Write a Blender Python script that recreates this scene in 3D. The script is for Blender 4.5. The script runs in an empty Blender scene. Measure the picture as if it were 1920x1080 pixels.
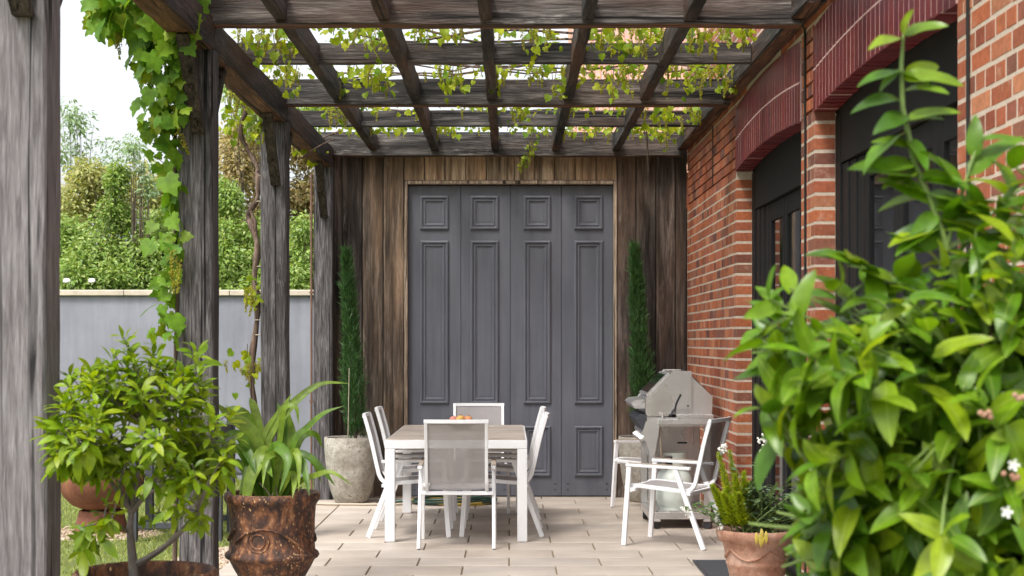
import bpy, bmesh, math, random
import numpy as np
from mathutils import Vector, Matrix
R = math.radians
random.seed(11)
rng = np.random.default_rng(11)
SC = bpy.context.scene
COL = SC.collection

# ------------------------------------------------------------------ camera
F, VX, VY, EYE = 3000.0, 955.0, 640.0, 1.46      # focal length in photo pixels, vanishing point, eye height
cd = bpy.data.cameras.new('camera'); cam = bpy.data.objects.new('camera', cd); COL.objects.link(cam)
cam.location = (0, 0, EYE); cam.rotation_euler = (R(90), 0, 0)
cd.sensor_width = 36.0; cd.lens = F / 1920 * 36
cd.shift_x = (960 - VX) / 1920; cd.shift_y = (VY - 540) / 1920
cd.clip_start = 0.05; cd.clip_end = 2000
cd.dof.use_dof = True; cd.dof.focus_distance = 12.0; cd.dof.aperture_fstop = 6.3
SC.camera = cam
def at(px, py, Y):
    return Vector(((px - VX) * Y / F, Y, EYE - (py - VY) * Y / F))

# ------------------------------------------------------------------ sky, sun, exposure
SUN_EL, SUN_AZ = 58.0, 215.0      # azimuth: direction the light comes from, measured clockwise from +Y
w = bpy.data.worlds.new('World'); SC.world = w; w.use_nodes = True
nt = w.node_tree; bg = nt.nodes['Background']
sky = nt.nodes.new('ShaderNodeTexSky'); sky.sky_type = 'NISHITA'; sky.sun_disc = False
sky.sun_elevation = R(SUN_EL); sky.sun_rotation = R(SUN_AZ)
sky.air_density = 1.0; sky.dust_density = 4.0; sky.ozone_density = 1.0
hs = nt.nodes.new('ShaderNodeHueSaturation'); hs.inputs['Saturation'].default_value = 0.26
nt.links.new(sky.outputs[0], hs.inputs['Color']); nt.links.new(hs.outputs[0], bg.inputs[0])
bg.inputs[1].default_value = 0.15
sl = bpy.data.lights.new('sun', 'SUN'); sl.energy = 1.5; sl.angle = R(14); sl.color = (1.0, 0.95, 0.88)
sun = bpy.data.objects.new('sun', sl); COL.objects.link(sun)
az = R(SUN_AZ); el = R(SUN_EL)
sdir = Vector((math.sin(az) * math.cos(el), math.cos(az) * math.cos(el), math.sin(el)))
sun.rotation_euler = sdir.to_track_quat('Z', 'Y').to_euler(); sun.location = (0, 0, 20)
SC.view_settings.view_transform = 'Standard'; SC.view_settings.look = 'None'
SC.view_settings.exposure = 1.14; SC.view_settings.gamma = 1.0
SC.view_settings.use_curve_mapping = False

# ------------------------------------------------------------------ mesh helpers
def wm(o):
    m = o.matrix_basis.copy()
    if o.parent: m = wm(o.parent) @ o.matrix_parent_inverse @ m
    return m
def link(o, parent=None):
    COL.objects.link(o)
    if parent is not None:
        o.parent = parent; o.matrix_parent_inverse = wm(parent).inverted()
    return o
def tag(o, label=None, cat=None, group=None, kind=None):
    if label: o['label'] = label
    if cat: o['category'] = cat
    if group: o['group'] = group
    if kind: o['kind'] = kind
    return o
def empty(name, loc=(0, 0, 0), label=None, cat=None, group=None, rz=0.0):
    o = bpy.data.objects.new(name, None); o.location = loc; o.rotation_euler = (0, 0, rz)
    o.empty_display_size = 0.1
    COL.objects.link(o); return tag(o, label, cat, group)
def inst(name, mesh, M, parent=None):
    o = bpy.data.objects.new(name, mesh); o.matrix_basis = M
    return link(o, parent)
def copy_tree(o, parent=None):
    c = o.copy(); COL.objects.link(c)
    if parent is not None: c.parent = parent
    for ch in [x for x in KIDS.get(o.name, [])]: copy_tree(ch, c)
    return c
KIDS = {}
def index_kids():
    KIDS.clear()
    for o in list(bpy.data.objects):
        if o.parent: KIDS.setdefault(o.parent.name, []).append(o)

class MB:
    def __init__(s): s.v = []; s.f = []; s.m = []
    def add(s, vs, fs, mi=0):
        b = len(s.v); s.v.extend([tuple(v) for v in vs])
        s.f.extend([tuple(i + b for i in f) for f in fs]); s.m.extend([mi] * len(fs)); return s
    def box(s, x0, x1, y0, y1, z0, z1, c=0.0, M=None, mi=0):
        if c <= 0:
            vs = [(x, y, z) for x in (x0, x1) for y in (y0, y1) for z in (z0, z1)]
            fs = [(0, 1, 3, 2), (4, 6, 7, 5), (0, 4, 5, 1), (2, 3, 7, 6), (0, 2, 6, 4), (1, 5, 7, 3)]
        else:
            bm = bmesh.new(); bmesh.ops.create_cube(bm, size=1)
            for v in bm.verts:
                v.co = Vector(((x0 + x1) / 2 + v.co.x * (x1 - x0), (y0 + y1) / 2 + v.co.y * (y1 - y0), (z0 + z1) / 2 + v.co.z * (z1 - z0)))
            bmesh.ops.bevel(bm, geom=bm.edges[:], offset=c, segments=1, affect='EDGES', profile=0.5)
            bm.verts.ensure_lookup_table(); bm.verts.index_update()
            vs = [v.co.copy() for v in bm.verts]; fs = [[v.index for v in f.verts] for f in bm.faces]; bm.free()
        if M is not None: vs = [M @ Vector(v) for v in vs]
        return s.add(vs, fs, mi)
    def bar(s, p0, p1, w_, h_, up=(0, 0, 1), c=0.0, ext=0.0, mi=0):
        p0 = Vector(p0); p1 = Vector(p1); d = (p1 - p0); L = d.length; d.normalize()
        u = Vector(up); x = d.cross(u)
        if x.length < 1e-4: x = d.cross(Vector((1, 0, 0)))
        x.normalize(); z = x.cross(d)
        M = Matrix((x, d, z)).transposed().to_4x4(); M.translation = p0
        return s.box(-w_ / 2, w_ / 2, -ext, L + ext, -h_ / 2, h_ / 2, c, M, mi)
    def tube(s, pts, r, n=8, cap=True, mi=0):
        pts = [Vector(p) for p in pts]; k = len(pts)
        rs = r if hasattr(r, '__len__') else [r] * k
        t0 = (pts[1] - pts[0]).normalized()
        u = t0.cross(Vector((0, 0, 1)))
        if u.length < 1e-3: u = t0.cross(Vector((1, 0, 0)))
        u.normalize(); vs = []
        for i, p in enumerate(pts):
            t = (pts[min(i + 1, k - 1)] - pts[max(i - 1, 0)]).normalized()
            u = (u - t * u.dot(t)).normalized(); v = t.cross(u)
            for j in range(n):
                a = 2 * math.pi * j / n
                vs.append(p + (u * math.cos(a) + v * math.sin(a)) * rs[i])
        fs = [(i * n + j, i * n + (j + 1) % n, (i + 1) * n + (j + 1) % n, (i + 1) * n + j) for i in range(k - 1) for j in range(n)]
        if cap: fs += [tuple(range(n - 1, -1, -1)), tuple(range((k - 1) * n, k * n))]
        return s.add(vs, fs, mi)
    def lathe(s, prof, c=(0, 0, 0), n=48, wob=0.0, mi=0):
        vs = []; ph = [random.uniform(0, 6.28) for _ in range(4)]
        for r, z in prof:
            for j in range(n):
                a = 2 * math.pi * j / n
                rr = r * (1 + wob * (math.sin(2 * a + ph[0] + z * 3) + 0.6 * math.sin(3 * a + ph[1] + z * 7) + .4 * math.sin(5 * a + ph[2])))
                vs.append((c[0] + rr * math.cos(a), c[1] + rr * math.sin(a), c[2] + z))
        fs = [(i * n + j, i * n + (j + 1) % n, (i + 1) * n + (j + 1) % n, (i + 1) * n + j) for i in range(len(prof) - 1) for j in range(n)]
        return s.add(vs, fs, mi)
    def prism(s, poly, axis, a0, a1, mi=0):
        # poly: 2D points in the two other axes (x: (y,z); y: (x,z); z: (x,y))
        def mk(p, a): return {'x': (a, p[0], p[1]), 'y': (p[0], a, p[1]), 'z': (p[0], p[1], a)}[axis]
        n = len(poly); vs = [mk(p, a0) for p in poly] + [mk(p, a1) for p in poly]
        fs = [tuple(range(n)), tuple(range(2 * n - 1, n - 1, -1))] + [(i, i + n, (i + 1) % n + n, (i + 1) % n) for i in range(n)]
        return s.add(vs, fs, mi)
    def ball(s, c, r, nu=10, nv=6, sc=(1, 1, 1), mi=0):
        vs = [(c[0], c[1], c[2] + r * sc[2])]
        for i in range(1, nv):
            th = math.pi * i / nv
            for j in range(nu):
                a = 2 * math.pi * j / nu
                vs.append((c[0] + r * sc[0] * math.sin(th) * math.cos(a), c[1] + r * sc[1] * math.sin(th) * math.sin(a), c[2] + r * sc[2] * math.cos(th)))
        vs.append((c[0], c[1], c[2] - r * sc[2])); L = len(vs) - 1
        fs = [(0, 1 + j, 1 + (j + 1) % nu) for j in range(nu)]
        for i in range(nv - 2):
            for j in range(nu):
                a = 1 + i * nu; fs.append((a + j, a + nu + j, a + nu + (j + 1) % nu, a + (j + 1) % nu))
        a = 1 + (nv - 2) * nu
        fs += [(a + j, L, a + (j + 1) % nu) for j in range(nu)]
        return s.add(vs, fs, mi)
    def mesh(s, name, mats, smooth=None, fix=True):
        me = bpy.data.meshes.new(name); me.from_pydata(s.v, [], s.f)
        for m in (mats if isinstance(mats, (list, tuple)) else [mats]): me.materials.append(m)
        if any(s.m): me.polygons.foreach_set('material_index', s.m)
        if fix and len(s.f) < 60000:
            bm = bmesh.new(); bm.from_mesh(me); bmesh.ops.recalc_face_normals(bm, faces=bm.faces[:])
            if smooth is not None:
                for f in bm.faces: f.smooth = True
                for e in bm.edges:
                    if len(e.link_faces) == 2 and e.calc_face_angle(0) > R(smooth): e.smooth = False
            bm.to_mesh(me); bm.free()
        me.update(); return me
    def build(s, name, mats, parent=None, smooth=None, origin=None):
        if origin is not None:
            o_ = Vector(origin); s.v = [tuple(Vector(v) - o_) for v in s.v]
        me = s.mesh(name, mats, smooth)
        o = bpy.data.objects.new(name, me)
        if origin is not None: o.location = origin
        return link(o, parent)

# ------------------------------------------------------------------ material helpers
def new_mat(name):
    m = bpy.data.materials.new(name); m.use_nodes = True
    n = m.node_tree.nodes; b = n['Principled BSDF']
    return m, m.node_tree, b
def nd(t, typ, **kw):
    n = t.nodes.new('ShaderNode' + typ)
    for k, v in kw.items():
        if k in n.bl_rna.properties.keys(): setattr(n, k, v)
        else: n.inputs[k].default_value = v
    return n
def L(t, a, b): t.links.new(a, b)
def ramp(t, fac, stops, interp='LINEAR'):
    r = t.nodes.new('ShaderNodeValToRGB'); e = r.color_ramp; e.interpolation = interp
    while len(e.elements) < len(stops): e.elements.new(0.5)
    for el_, (p, c) in zip(e.elements, stops):
        el_.position = p; el_.color = (c[0], c[1], c[2], 1) if hasattr(c, '__len__') else (c, c, c, 1)
    if fac is not None: L(t, fac, r.inputs[0])
    return r
def mixc(t, fac, a, b, mode='MIX'):
    m = t.nodes.new('ShaderNodeMix'); m.data_type = 'RGBA'; m.blend_type = mode
    for s, v in ((m.inputs[0], fac), (m.inputs[6], a), (m.inputs[7], b)):
        if isinstance(v, bpy.types.NodeSocket): L(t, v, s)
        elif hasattr(v, '__len__'): s.default_value = (v[0], v[1], v[2], 1)
        else: s.default_value = v
    return m.outputs[2]
def coords(t, scale=(1, 1, 1), rand=20.0):
    tc = nd(t, 'TexCoord'); mp = nd(t, 'Mapping'); mp.inputs['Scale'].default_value = scale
    if rand:
        oi = nd(t, 'ObjectInfo'); mu = nd(t, 'Math', operation='MULTIPLY'); mu.inputs[1].default_value = rand
        L(t, oi.outputs['Random'], mu.inputs[0])
        va = nd(t, 'VectorMath', operation='ADD'); L(t, tc.outputs['Object'], va.inputs[0]); L(t, mu.outputs[0], va.inputs[1])
        L(t, va.outputs[0], mp.inputs[0])
    else: L(t, tc.outputs['Object'], mp.inputs[0])
    return mp.outputs[0]
def noise(t, vec, scale, detail=4, rough=0.55, dist=0.0):
    n = nd(t, 'TexNoise'); n.inputs['Scale'].default_value = scale; n.inputs['Detail'].default_value = detail
    n.inputs['Roughness'].default_value = rough; n.inputs['Distortion'].default_value = dist
    L(t, vec, n.inputs['Vector']); return n.outputs['Fac']
def bump(t, b, h, strength=0.3, dist=0.01):
    n = nd(t, 'Bump'); n.inputs['Strength'].default_value = strength; n.inputs['Distance'].default_value = dist
    L(t, h, n.inputs['Height']); L(t, n.outputs[0], b.inputs['Normal'])
def rnd(t):
    oi = nd(t, 'ObjectInfo'); ge = nd(t, 'NewGeometry')
    a = nd(t, 'Math', operation='ADD'); L(t, oi.outputs['Random'], a.inputs[0]); L(t, ge.outputs['Random Per Island'], a.inputs[1])
    f = nd(t, 'Math', operation='FRACT'); L(t, a.outputs[0], f.inputs[0]); return f.outputs[0]
def plain(name, col, rough=0.5, metal=0.0, spec=0.5, nz=0.0, nscale=30, bmp=0.0):
    m, t, b = new_mat(name)
    b.inputs['Roughness'].default_value = rough; b.inputs['Metallic'].default_value = metal
    b.inputs['Specular IOR Level'].default_value = spec
    if nz > 0 or bmp > 0:
        v = coords(t, rand=7); n = noise(t, v, nscale, 6, 0.6)
        r = ramp(t, n, [(0.25, [c * (1 - nz) for c in col]), (0.75, [min(1, c * (1 + nz)) for c in col])])
        L(t, r.outputs[0], b.inputs['Base Color'])
        if bmp > 0: bump(t, b, n, bmp, 0.004)
    else: b.inputs['Base Color'].default_value = (*col, 1)
    return m
def wood(name, axis, dark, mid, light, grain=1.0, stain=0.6, pale=None, rough=0.75, crack=0.9, tan=None, tan_amt=0.5, fine=0.8, streak=0.0, lines=0.85, lw=1.0, coarse=1.0, vary=0.0):
    m, t, b = new_mat(name)
    s = {'x': (0.8, 10, 10), 'y': (10, 0.8, 10), 'z': (10, 10, 0.8)}[axis]
    s2 = {'x': (0.5, 2.4, 2.4), 'y': (2.4, 0.5, 2.4), 'z': (2.4, 2.4, 0.5)}[axis]
    v = coords(t, s); v2 = coords(t, s2)
    n1 = noise(t, v, 2.2 * grain * coarse, 8, 0.66, 0.6); n2 = noise(t, v, 9 * grain, 6, 0.6, 0.2); n3 = noise(t, v2, 1.3, 5, 0.6)
    r1 = ramp(t, n1, [(0.36, dark), (0.5, mid), (0.64, light)])
    r2 = ramp(t, n2, [(0.36, 0.42), (0.62, 1.15)])
    c = mixc(t, fine, r1.outputs[0], r2.outputs[0], 'MULTIPLY')
    r3 = ramp(t, n3, [(0.34, 1.0), (0.62, 0.0)])
    mu = nd(t, 'Math', operation='MULTIPLY'); mu.inputs[1].default_value = stain; L(t, r3.outputs[0], mu.inputs[0])
    c = mixc(t, mu.outputs[0], c, [x * 0.45 for x in dark])
    if tan:
        n5 = noise(t, coords(t, s2, 33.0), 1.1, 3, 0.5)
        r5 = ramp(t, n5, [(0.42, 0.0), (0.68, 1.0)]); mt = nd(t, 'Math', operation='MULTIPLY'); mt.inputs[1].default_value = tan_amt
        L(t, r5.outputs[0], mt.inputs[0]); c = mixc(t, mt.outputs[0], c, mixc(t, 0.6, tan, r2.outputs[0], 'MULTIPLY'))
    if pale:
        n4 = noise(t, v2, 3.5, 8, 0.72); r4 = ramp(t, n4, [(0.58, 0.0), (0.68, 0.75)])
        n4b = noise(t, v, 14, 3, 0.6); r4b = ramp(t, n4b, [(0.4, 0.0), (0.6, 1.0)])
        mm = nd(t, 'Math', operation='MULTIPLY'); L(t, r4.outputs[0], mm.inputs[0]); L(t, r4b.outputs[0], mm.inputs[1])
        c = mixc(t, mm.outputs[0], c, pale)
    # fine splits along the grain
    s3 = {'x': (0.22, 26, 26), 'y': (26, 0.22, 26), 'z': (26, 26, 0.22)}[axis]
    nc = noise(t, coords(t, s3), 1.0, 2, 0.5, 0.3); rc = ramp(t, nc, [(0.335, 0.0), (0.365, 1.0)])
    c = mixc(t, crack, c, mixc(t, 1.0, c, rc.outputs[0], 'MULTIPLY'))
    if streak:
        sf = 15 if axis != 'z' else 8
        s5 = {'x': (0.5, sf, sf), 'y': (sf, 0.5, sf), 'z': (sf, sf, 0.42)}[axis]
        ns = noise(t, coords(t, s5, 51.0), 1.0, 4, 0.6); rs = ramp(t, ns, [(0.40, 0.18), (0.56, 1.1)])
        c = mixc(t, streak, c, mixc(t, 1.0, c, rs.outputs[0], 'MULTIPLY'))
    # long drying splits: contour lines of a stretched noise, broken up by a second one
    s6 = {'x': (0.16, 5, 5), 'y': (5, 0.16, 5), 'z': (5, 5, 0.16)}[axis]
    nl = noise(t, coords(t, s6, 77.0), 1.0, 3, 0.5); sb = nd(t, 'Math', operation='SUBTRACT'); L(t, nl, sb.inputs[0]); sb.inputs[1].default_value = 0.5
    ab = nd(t, 'Math', operation='ABSOLUTE'); L(t, sb.outputs[0], ab.inputs[0]); rl = ramp(t, ab.outputs[0], [(0.005 * lw, 0.06), (0.009 * lw, 1.0)])
    nk = noise(t, coords(t, s2, 13.0), 2.2, 3, 0.5); rk = ramp(t, nk, [(0.42, 0.0), (0.52, lines)])
    c = mixc(t, rk.outputs[0], c, mixc(t, 1.0, c, rl.outputs[0], 'MULTIPLY'))
    if vary:
        oi = nd(t, 'ObjectInfo'); rv_ = ramp(t, oi.outputs['Random'], [(0, 1 - vary), (1, 1 + vary)]); c = mixc(t, 1.0, c, rv_.outputs[0], 'MULTIPLY')
    L(t, c, b.inputs['Base Color']); b.inputs['Roughness'].default_value = rough; b.inputs['Specular IOR Level'].default_value = 0.25
    h = mixc(t, 0.5, r2.outputs[0], rc.outputs[0], 'MULTIPLY')
    bump(t, b, h, 0.55, 0.006)
    return m
def leafmat(name, cols, rough=0.4, trans=0.35, spec=0.5, vein=False):
    m, t, b = new_mat(name)
    r = rnd(t); cr = ramp(t, r, [(i / max(1, len(cols) - 1), c) for i, c in enumerate(cols)])
    v = coords(t, rand=9); n = noise(t, v, 18, 4, 0.6); rr = ramp(t, n, [(0.34, 0.62), (0.66, 1.25)])
    c = mixc(t, 0.85, cr.outputs[0], rr.outputs[0], 'MULTIPLY')
    if vein:   # pale midrib, faint side veins, brown flecks and tips on single leaves
        tc = nd(t, 'TexCoord'); sx = nd(t, 'SeparateXYZ'); L(t, tc.outputs['Generated'], sx.inputs[0])
        su = nd(t, 'Math', operation='SUBTRACT'); L(t, sx.outputs[0], su.inputs[0]); su.inputs[1].default_value = 0.5
        ab = nd(t, 'Math', operation='ABSOLUTE'); L(t, su.outputs[0], ab.inputs[0])
        rm = ramp(t, ab.outputs[0], [(0.012, 0.55), (0.035, 0.0)])
        m1 = nd(t, 'Math', operation='MULTIPLY_ADD'); L(t, ab.outputs[0], m1.inputs[0]); m1.inputs[1].default_value = -0.45; L(t, sx.outputs[1], m1.inputs[2])
        m2 = nd(t, 'Math', operation='MULTIPLY'); L(t, m1.outputs[0], m2.inputs[0]); m2.inputs[1].default_value = 9.0
        m3 = nd(t, 'Math', operation='FRACT'); L(t, m2.outputs[0], m3.inputs[0]); rs = ramp(t, m3.outputs[0], [(0.03, 0.22), (0.12, 0.0)])
        c = mixc(t, rs.outputs[0], c, (.30, .40, .06)); c = mixc(t, rm.outputs[0], c, (.36, .46, .10))
        nf = noise(t, v, 60, 3, 0.6); rf_ = ramp(t, nf, [(0.70, 0.0), (0.74, 0.7)]); c = mixc(t, rf_.outputs[0], c, (.16, .12, .03))
        nt2 = noise(t, v, 25, 2, 0.5); ad = nd(t, 'Math', operation='MULTIPLY_ADD'); L(t, nt2, ad.inputs[0]); ad.inputs[1].default_value = 0.25; L(t, sx.outputs[1], ad.inputs[2])
        rt = ramp(t, ad.outputs[0], [(0, 0.0), (1, 0.0)]); rt.color_ramp.elements[0].position = 0.98
        c = mixc(t, rt.outputs[0], c, (.25, .17, .05))
    L(t, c, b.inputs['Base Color']); b.inputs['Roughness'].default_value = rough; b.inputs['Specular IOR Level'].default_value = spec
    tr = nd(t, 'BsdfTranslucent'); c2 = mixc(t, 1.0, c, (1.25, 1.2, 0.5), 'MULTIPLY'); L(t, c2, tr.inputs[0])
    mx = nd(t, 'MixShader'); mx.inputs[0].default_value = trans
    L(t, b.outputs[0], mx.inputs[1]); L(t, tr.outputs[0], mx.inputs[2])
    L(t, mx.outputs[0], t.nodes['Material Output'].inputs[0])
    return m

M = {}
M['post'] = wood('post_wood', 'z', (.055, .049, .050), (.135, .124, .126), (.235, .22, .222), stain=0.6, pale=(.36, .34, .34), streak=.2, lw=1.3, coarse=2.4)
M['post_near'] = wood('post_wood_silvered', 'z', (.125, .112, .115), (.20, .182, .188), (.265, .247, .255), stain=0.25, grain=.9, fine=.5, crack=.6, lw=1.1, coarse=2.8, lines=.95)
M['beam_x'] = wood('beam_wood_x', 'x', (.020, .018, .0175), (.072, .065, .061), (.19, .172, .16), stain=0.5, streak=.4, pale=(.34, .31, .29), tan=(.15, .08, .05), tan_amt=0.3)
M['beam_y'] = wood('beam_wood_y', 'y', (.014, .013, .0125), (.042, .038, .036), (.105, .094, .088), stain=0.5, streak=.3, tan=(.17, .075, .04), tan_amt=0.5)  # rafters and side beams darkened to carry the pergola's deep shade in their colour
M['under'] = wood('sheltered_red_timber', 'x', (.07, .030, .018), (.16, .072, .038), (.24, .12, .065), stain=0.45)
M['under_y'] = wood('sheltered_red_timber_y', 'y', (.05, .022, .014), (.13, .058, .032), (.21, .105, .058), stain=0.45)
M['brace'] = wood('brace_wood', 'z', (.025, .020, .017), (.06, .047, .038), (.11, .085, .068), stain=0.3)
M['barn'] = wood('barn_board', 'z', (.026, .019, .017), (.088, .066, .056), (.20, .16, .14), stain=0.65, streak=.65, vary=.35, tan=(.25, .145, .085), tan_amt=0.35, pale=(.27, .235, .21), crack=.2, fine=.5, lines=.3)
M['barn_mix'] = wood('barn_board_mixed', 'z', (.048, .035, .028), (.175, .13, .10), (.36, .285, .22), stain=0.75, streak=.75, vary=.15, tan=(.36, .225, .135), tan_amt=0.65, pale=(.36, .31, .26), crack=.2, fine=.5, lines=.3)
M['barn_tan'] = wood('barn_board_sheltered', 'z', (.16, .10, .062), (.46, .325, .215), (.70, .55, .40), stain=0.6, tan=(.48, .27, .14), tan_amt=0.6, streak=.5, vary=.25, crack=.2, fine=.5, lines=.3)
M['frame_wood'] = wood('door_frame_wood', 'z', (.20, .14, .10), (.36, .27, .20), (.48, .38, .29), stain=0.3)
M['door'] = None
def door_mat():
    m, t, b = new_mat('grey_door_paint')
    v = coords(t, (6, 6, 0.5)); n = noise(t, v, 2, 6, 0.6); n2 = noise(t, coords(t, (1, 1, 1)), 2.0, 5, 0.6)
    r = ramp(t, n, [(0.3, (.090, .093, .112)), (0.7, (.122, .126, .148))])
    r2 = ramp(t, n2, [(0.35, 0.88), (0.65, 1.08)])
    n3 = noise(t, coords(t, (3, 3, 1)), 22, 3, 0.6); r3 = ramp(t, n3, [(0.74, 0.0), (0.78, 0.6)])
    c = mixc(t, 0.7, r.outputs[0], r2.outputs[0], 'MULTIPLY'); c = mixc(t, r3.outputs[0], c, (.19, .19, .20))
    L(t, c, b.inputs['Base Color']); b.inputs['Roughness'].default_value = 0.5; b.inputs['Specular IOR Level'].default_value = 0.3
    bump(t, b, n, 0.12, 0.004); return m
M['door'] = door_mat()
def brick_mat(name, cols, spec=0.3, rough=0.8, pale=True, ns=40):
    m, t, b = new_mat(name)
    r = rnd(t); cr = ramp(t, r, [(i / max(1, len(cols) - 1), c) for i, c in enumerate(cols)])
    v = coords(t, rand=11); n = noise(t, v, ns, 6, 0.65); rr = ramp(t, n, [(0.28, 0.62), (0.7, 1.2)])
    c = mixc(t, 0.8, cr.outputs[0], rr.outputs[0], 'MULTIPLY')
    if pale:
        n2 = noise(t, v, 9, 5, 0.7); r2 = ramp(t, n2, [(0.58, 0.0), (0.74, 0.4)])
        c = mixc(t, r2.outputs[0], c, (.50, .38, .31))
    L(t, c, b.inputs['Base Color']); b.inputs['Roughness'].default_value = rough; b.inputs['Specular IOR Level'].default_value = spec
    bump(t, b, n, 0.5, 0.005); return m
M['brick'] = brick_mat('red_brick', [(.23, .060, .032), (.38, .120, .052), (.30, .080, .040), (.46, .185, .092), (.12, .046, .038), (.41, .120, .046), (.34, .098, .048), (.20, .082, .060)])
M['arch'] = brick_mat('maroon_glazed_brick', [(.125, .014, .020), (.165, .020, .022), (.10, .012, .020), (.145, .019, .026)], 0.3, 0.45, False, 25)
M['arch_mortar'] = plain('pinkish_mortar', (.50, .33, .31), 0.9, nz=0.15, nscale=60)
M['mortar'] = plain('lime_mortar', (.50, .415, .335), 0.9, nz=0.2, nscale=60, bmp=0.5)
def tile_mat():
    m, t, b = new_mat('beige_paving')
    r = rnd(t); cr = ramp(t, r, [(0, (.45, .378, .315)), (0.5, (.52, .447, .38)), (1, (.475, .415, .36))])
    v = coords(t, (1.2, 16, 1)); n = noise(t, v, 2.5, 6, 0.6, 0.4); rr = ramp(t, n, [(0.3, 0.86), (0.7, 1.08)])
    c = mixc(t, 0.8, cr.outputs[0], rr.outputs[0], 'MULTIPLY')
    n2 = noise(t, coords(t, rand=0), 1.6, 6, 0.65); r2 = ramp(t, n2, [(0.34, 0.74), (0.6, 1.03)])
    c = mixc(t, 0.8, c, r2.outputs[0], 'MULTIPLY')
    n3 = noise(t, coords(t, rand=3), 55, 2, 0.5); r3 = ramp(t, n3, [(0.80, 0.0), (0.83, 0.6)])
    c = mixc(t, r3.outputs[0], c, (.20, .15, .11))
    L(t, c, b.inputs['Base Color']); b.inputs['Roughness'].default_value = 0.5
    bump(t, b, n, 0.1, 0.003); return m
M['tile'] = tile_mat()
M['grout'] = plain('moss_grout', (.25, .195, .125), 0.95, nz=0.4, nscale=25, bmp=0.4)
M['white'] = plain('white_powder_coat', (.80, .80, .815), 0.38, nz=0.03, nscale=8)
def sling_mat(name, col, alpha):
    m, t, b = new_mat(name)
    tc = nd(t, 'TexCoord'); w1 = nd(t, 'TexWave'); w1.bands_direction = 'X'; w1.inputs['Scale'].default_value = 130
    L(t, tc.outputs['Object'], w1.inputs[0])
    n = noise(t, coords(t), 6, 3); rr = ramp(t, n, [(0.3, [c * .92 for c in col]), (0.7, [c * 1.05 for c in col])])
    L(t, rr.outputs[0], b.inputs['Base Color']); b.inputs['Roughness'].default_value = 0.65; b.inputs['Alpha'].default_value = alpha
    bump(t, b, w1.outputs['Fac'], 0.1, 0.001); return m
M['sling'] = sling_mat('taupe_mesh_sling', (.33, .305, .30), 0.82)
M['steel'] = None
def steel():
    m, t, b = new_mat('brushed_stainless')
    v = coords(t, (1, 2, 60)); n = noise(t, v, 9, 2, 0.5); r = ramp(t, n, [(0.3, (.66, .645, .63)), (0.7, (.73, .715, .70))])
    n2 = noise(t, coords(t), 3.5, 2, 0.5); r2 = ramp(t, n2, [(0.35, .80), (0.65, 1.04)])
    L(t, mixc(t, 0.7, r.outputs[0], r2.outputs[0], 'MULTIPLY'), b.inputs['Base Color'])
    r3 = ramp(t, n2, [(0.3, 0.40), (0.7, 0.22)])
    L(t, r3.outputs[0], b.inputs['Roughness']); b.inputs['Metallic'].default_value = 0.82; return m
M['steel'] = steel()
M['dark'] = plain('black_plastic', (.02, .02, .022), 0.5)
M['black'] = plain('black_joinery_paint', (.010, .010, .011), 0.6, spec=.18, nz=0.15, nscale=5)
M['glass'] = plain('dark_window_glass', (.012, .013, .014), 0.03, spec=0.6)
def pot_mat(name, stops, sc=8, rough=0.8, bmp=0.5, sc2=40, speck=None, zs=1.0):
    m, t, b = new_mat(name)
    v = coords(t, (1, 1, zs), rand=5); n = noise(t, v, sc, 8, 0.68, 0.3); r = ramp(t, n, stops)
    n2 = noise(t, v, sc2, 6, 0.7); rr = ramp(t, n2, [(0.3, 0.55), (0.65, 1.15)])
    c = mixc(t, 0.7, r.outputs[0], rr.outputs[0], 'MULTIPLY')
    if speck:
        vo = nd(t, 'TexVoronoi'); vo.inputs['Scale'].default_value = speck[1]; L(t, v, vo.inputs['Vector'])
        r4 = ramp(t, vo.outputs['Distance'], [(0.12, 1.0), (0.3, 0.0)]); 
        nn = noise(t, v, 7, 2); r5 = ramp(t, nn, [(0.45, 0.0), (0.6, 1.0)])
        mm = nd(t, 'Math', operation='MULTIPLY'); L(t, r4.outputs[0], mm.inputs[0]); L(t, r5.outputs[0], mm.inputs[1])
        c = mixc(t, mm.outputs[0], c, speck[0])
    L(t, c, b.inputs['Base Color']); b.inputs['Roughness'].default_value = rough; b.inputs['Specular IOR Level'].default_value = 0.3
    bump(t, b, n2, bmp, 0.006); return m
M['stone_pot'] = pot_mat('weathered_concrete', [(.30, (.21, .185, .15)), (.5, (.36, .33, .28)), (.7, (.50, .47, .42))], 7, 0.9, 0.8, 38, ((.10, .085, .07), 34))
M['rust_pot'] = pot_mat('glazed_rust_ceramic', [(.36, (.034, .022, .019)), (.48, (.075, .038, .027)), (.57, (.19, .078, .036)), (.68, (.38, .22, .12))], 17, 0.65, 1.4, 40, ((.55, .34, .17), 52), 0.6)
M['rust'] = pot_mat('rusted_steel', [(.30, (.13, .052, .032)), (.55, (.24, .095, .055)), (.75, (.31, .135, .08))], 5, 0.8, 0.25, 60)
M['terracotta'] = pot_mat('limewashed_terracotta', [(.30, (.26, .115, .07)), (.48, (.40, .22, .15)), (.68, (.50, .35, .27))], 7, 0.9, 0.5, 30)
M['soil'] = plain('potting_soil', (.045, .030, .020), 0.95, nz=0.5, nscale=60, bmp=0.8)
M['bark'] = wood('vine_bark', 'z', (.07, .045, .032), (.15, .10, .075), (.25, .18, .14), stain=0.3)
M['twig'] = plain('brown_twig', (.10, .075, .055), 0.8, nz=0.3, nscale=40, bmp=0.3)
M['trunk'] = plain('grey_trunk', (.13, .11, .095), 0.8, nz=0.35, nscale=30, bmp=0.4)
M['green_stem'] = plain('green_stem', (.15, .22, .05), 0.55, nz=0.2)
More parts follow.
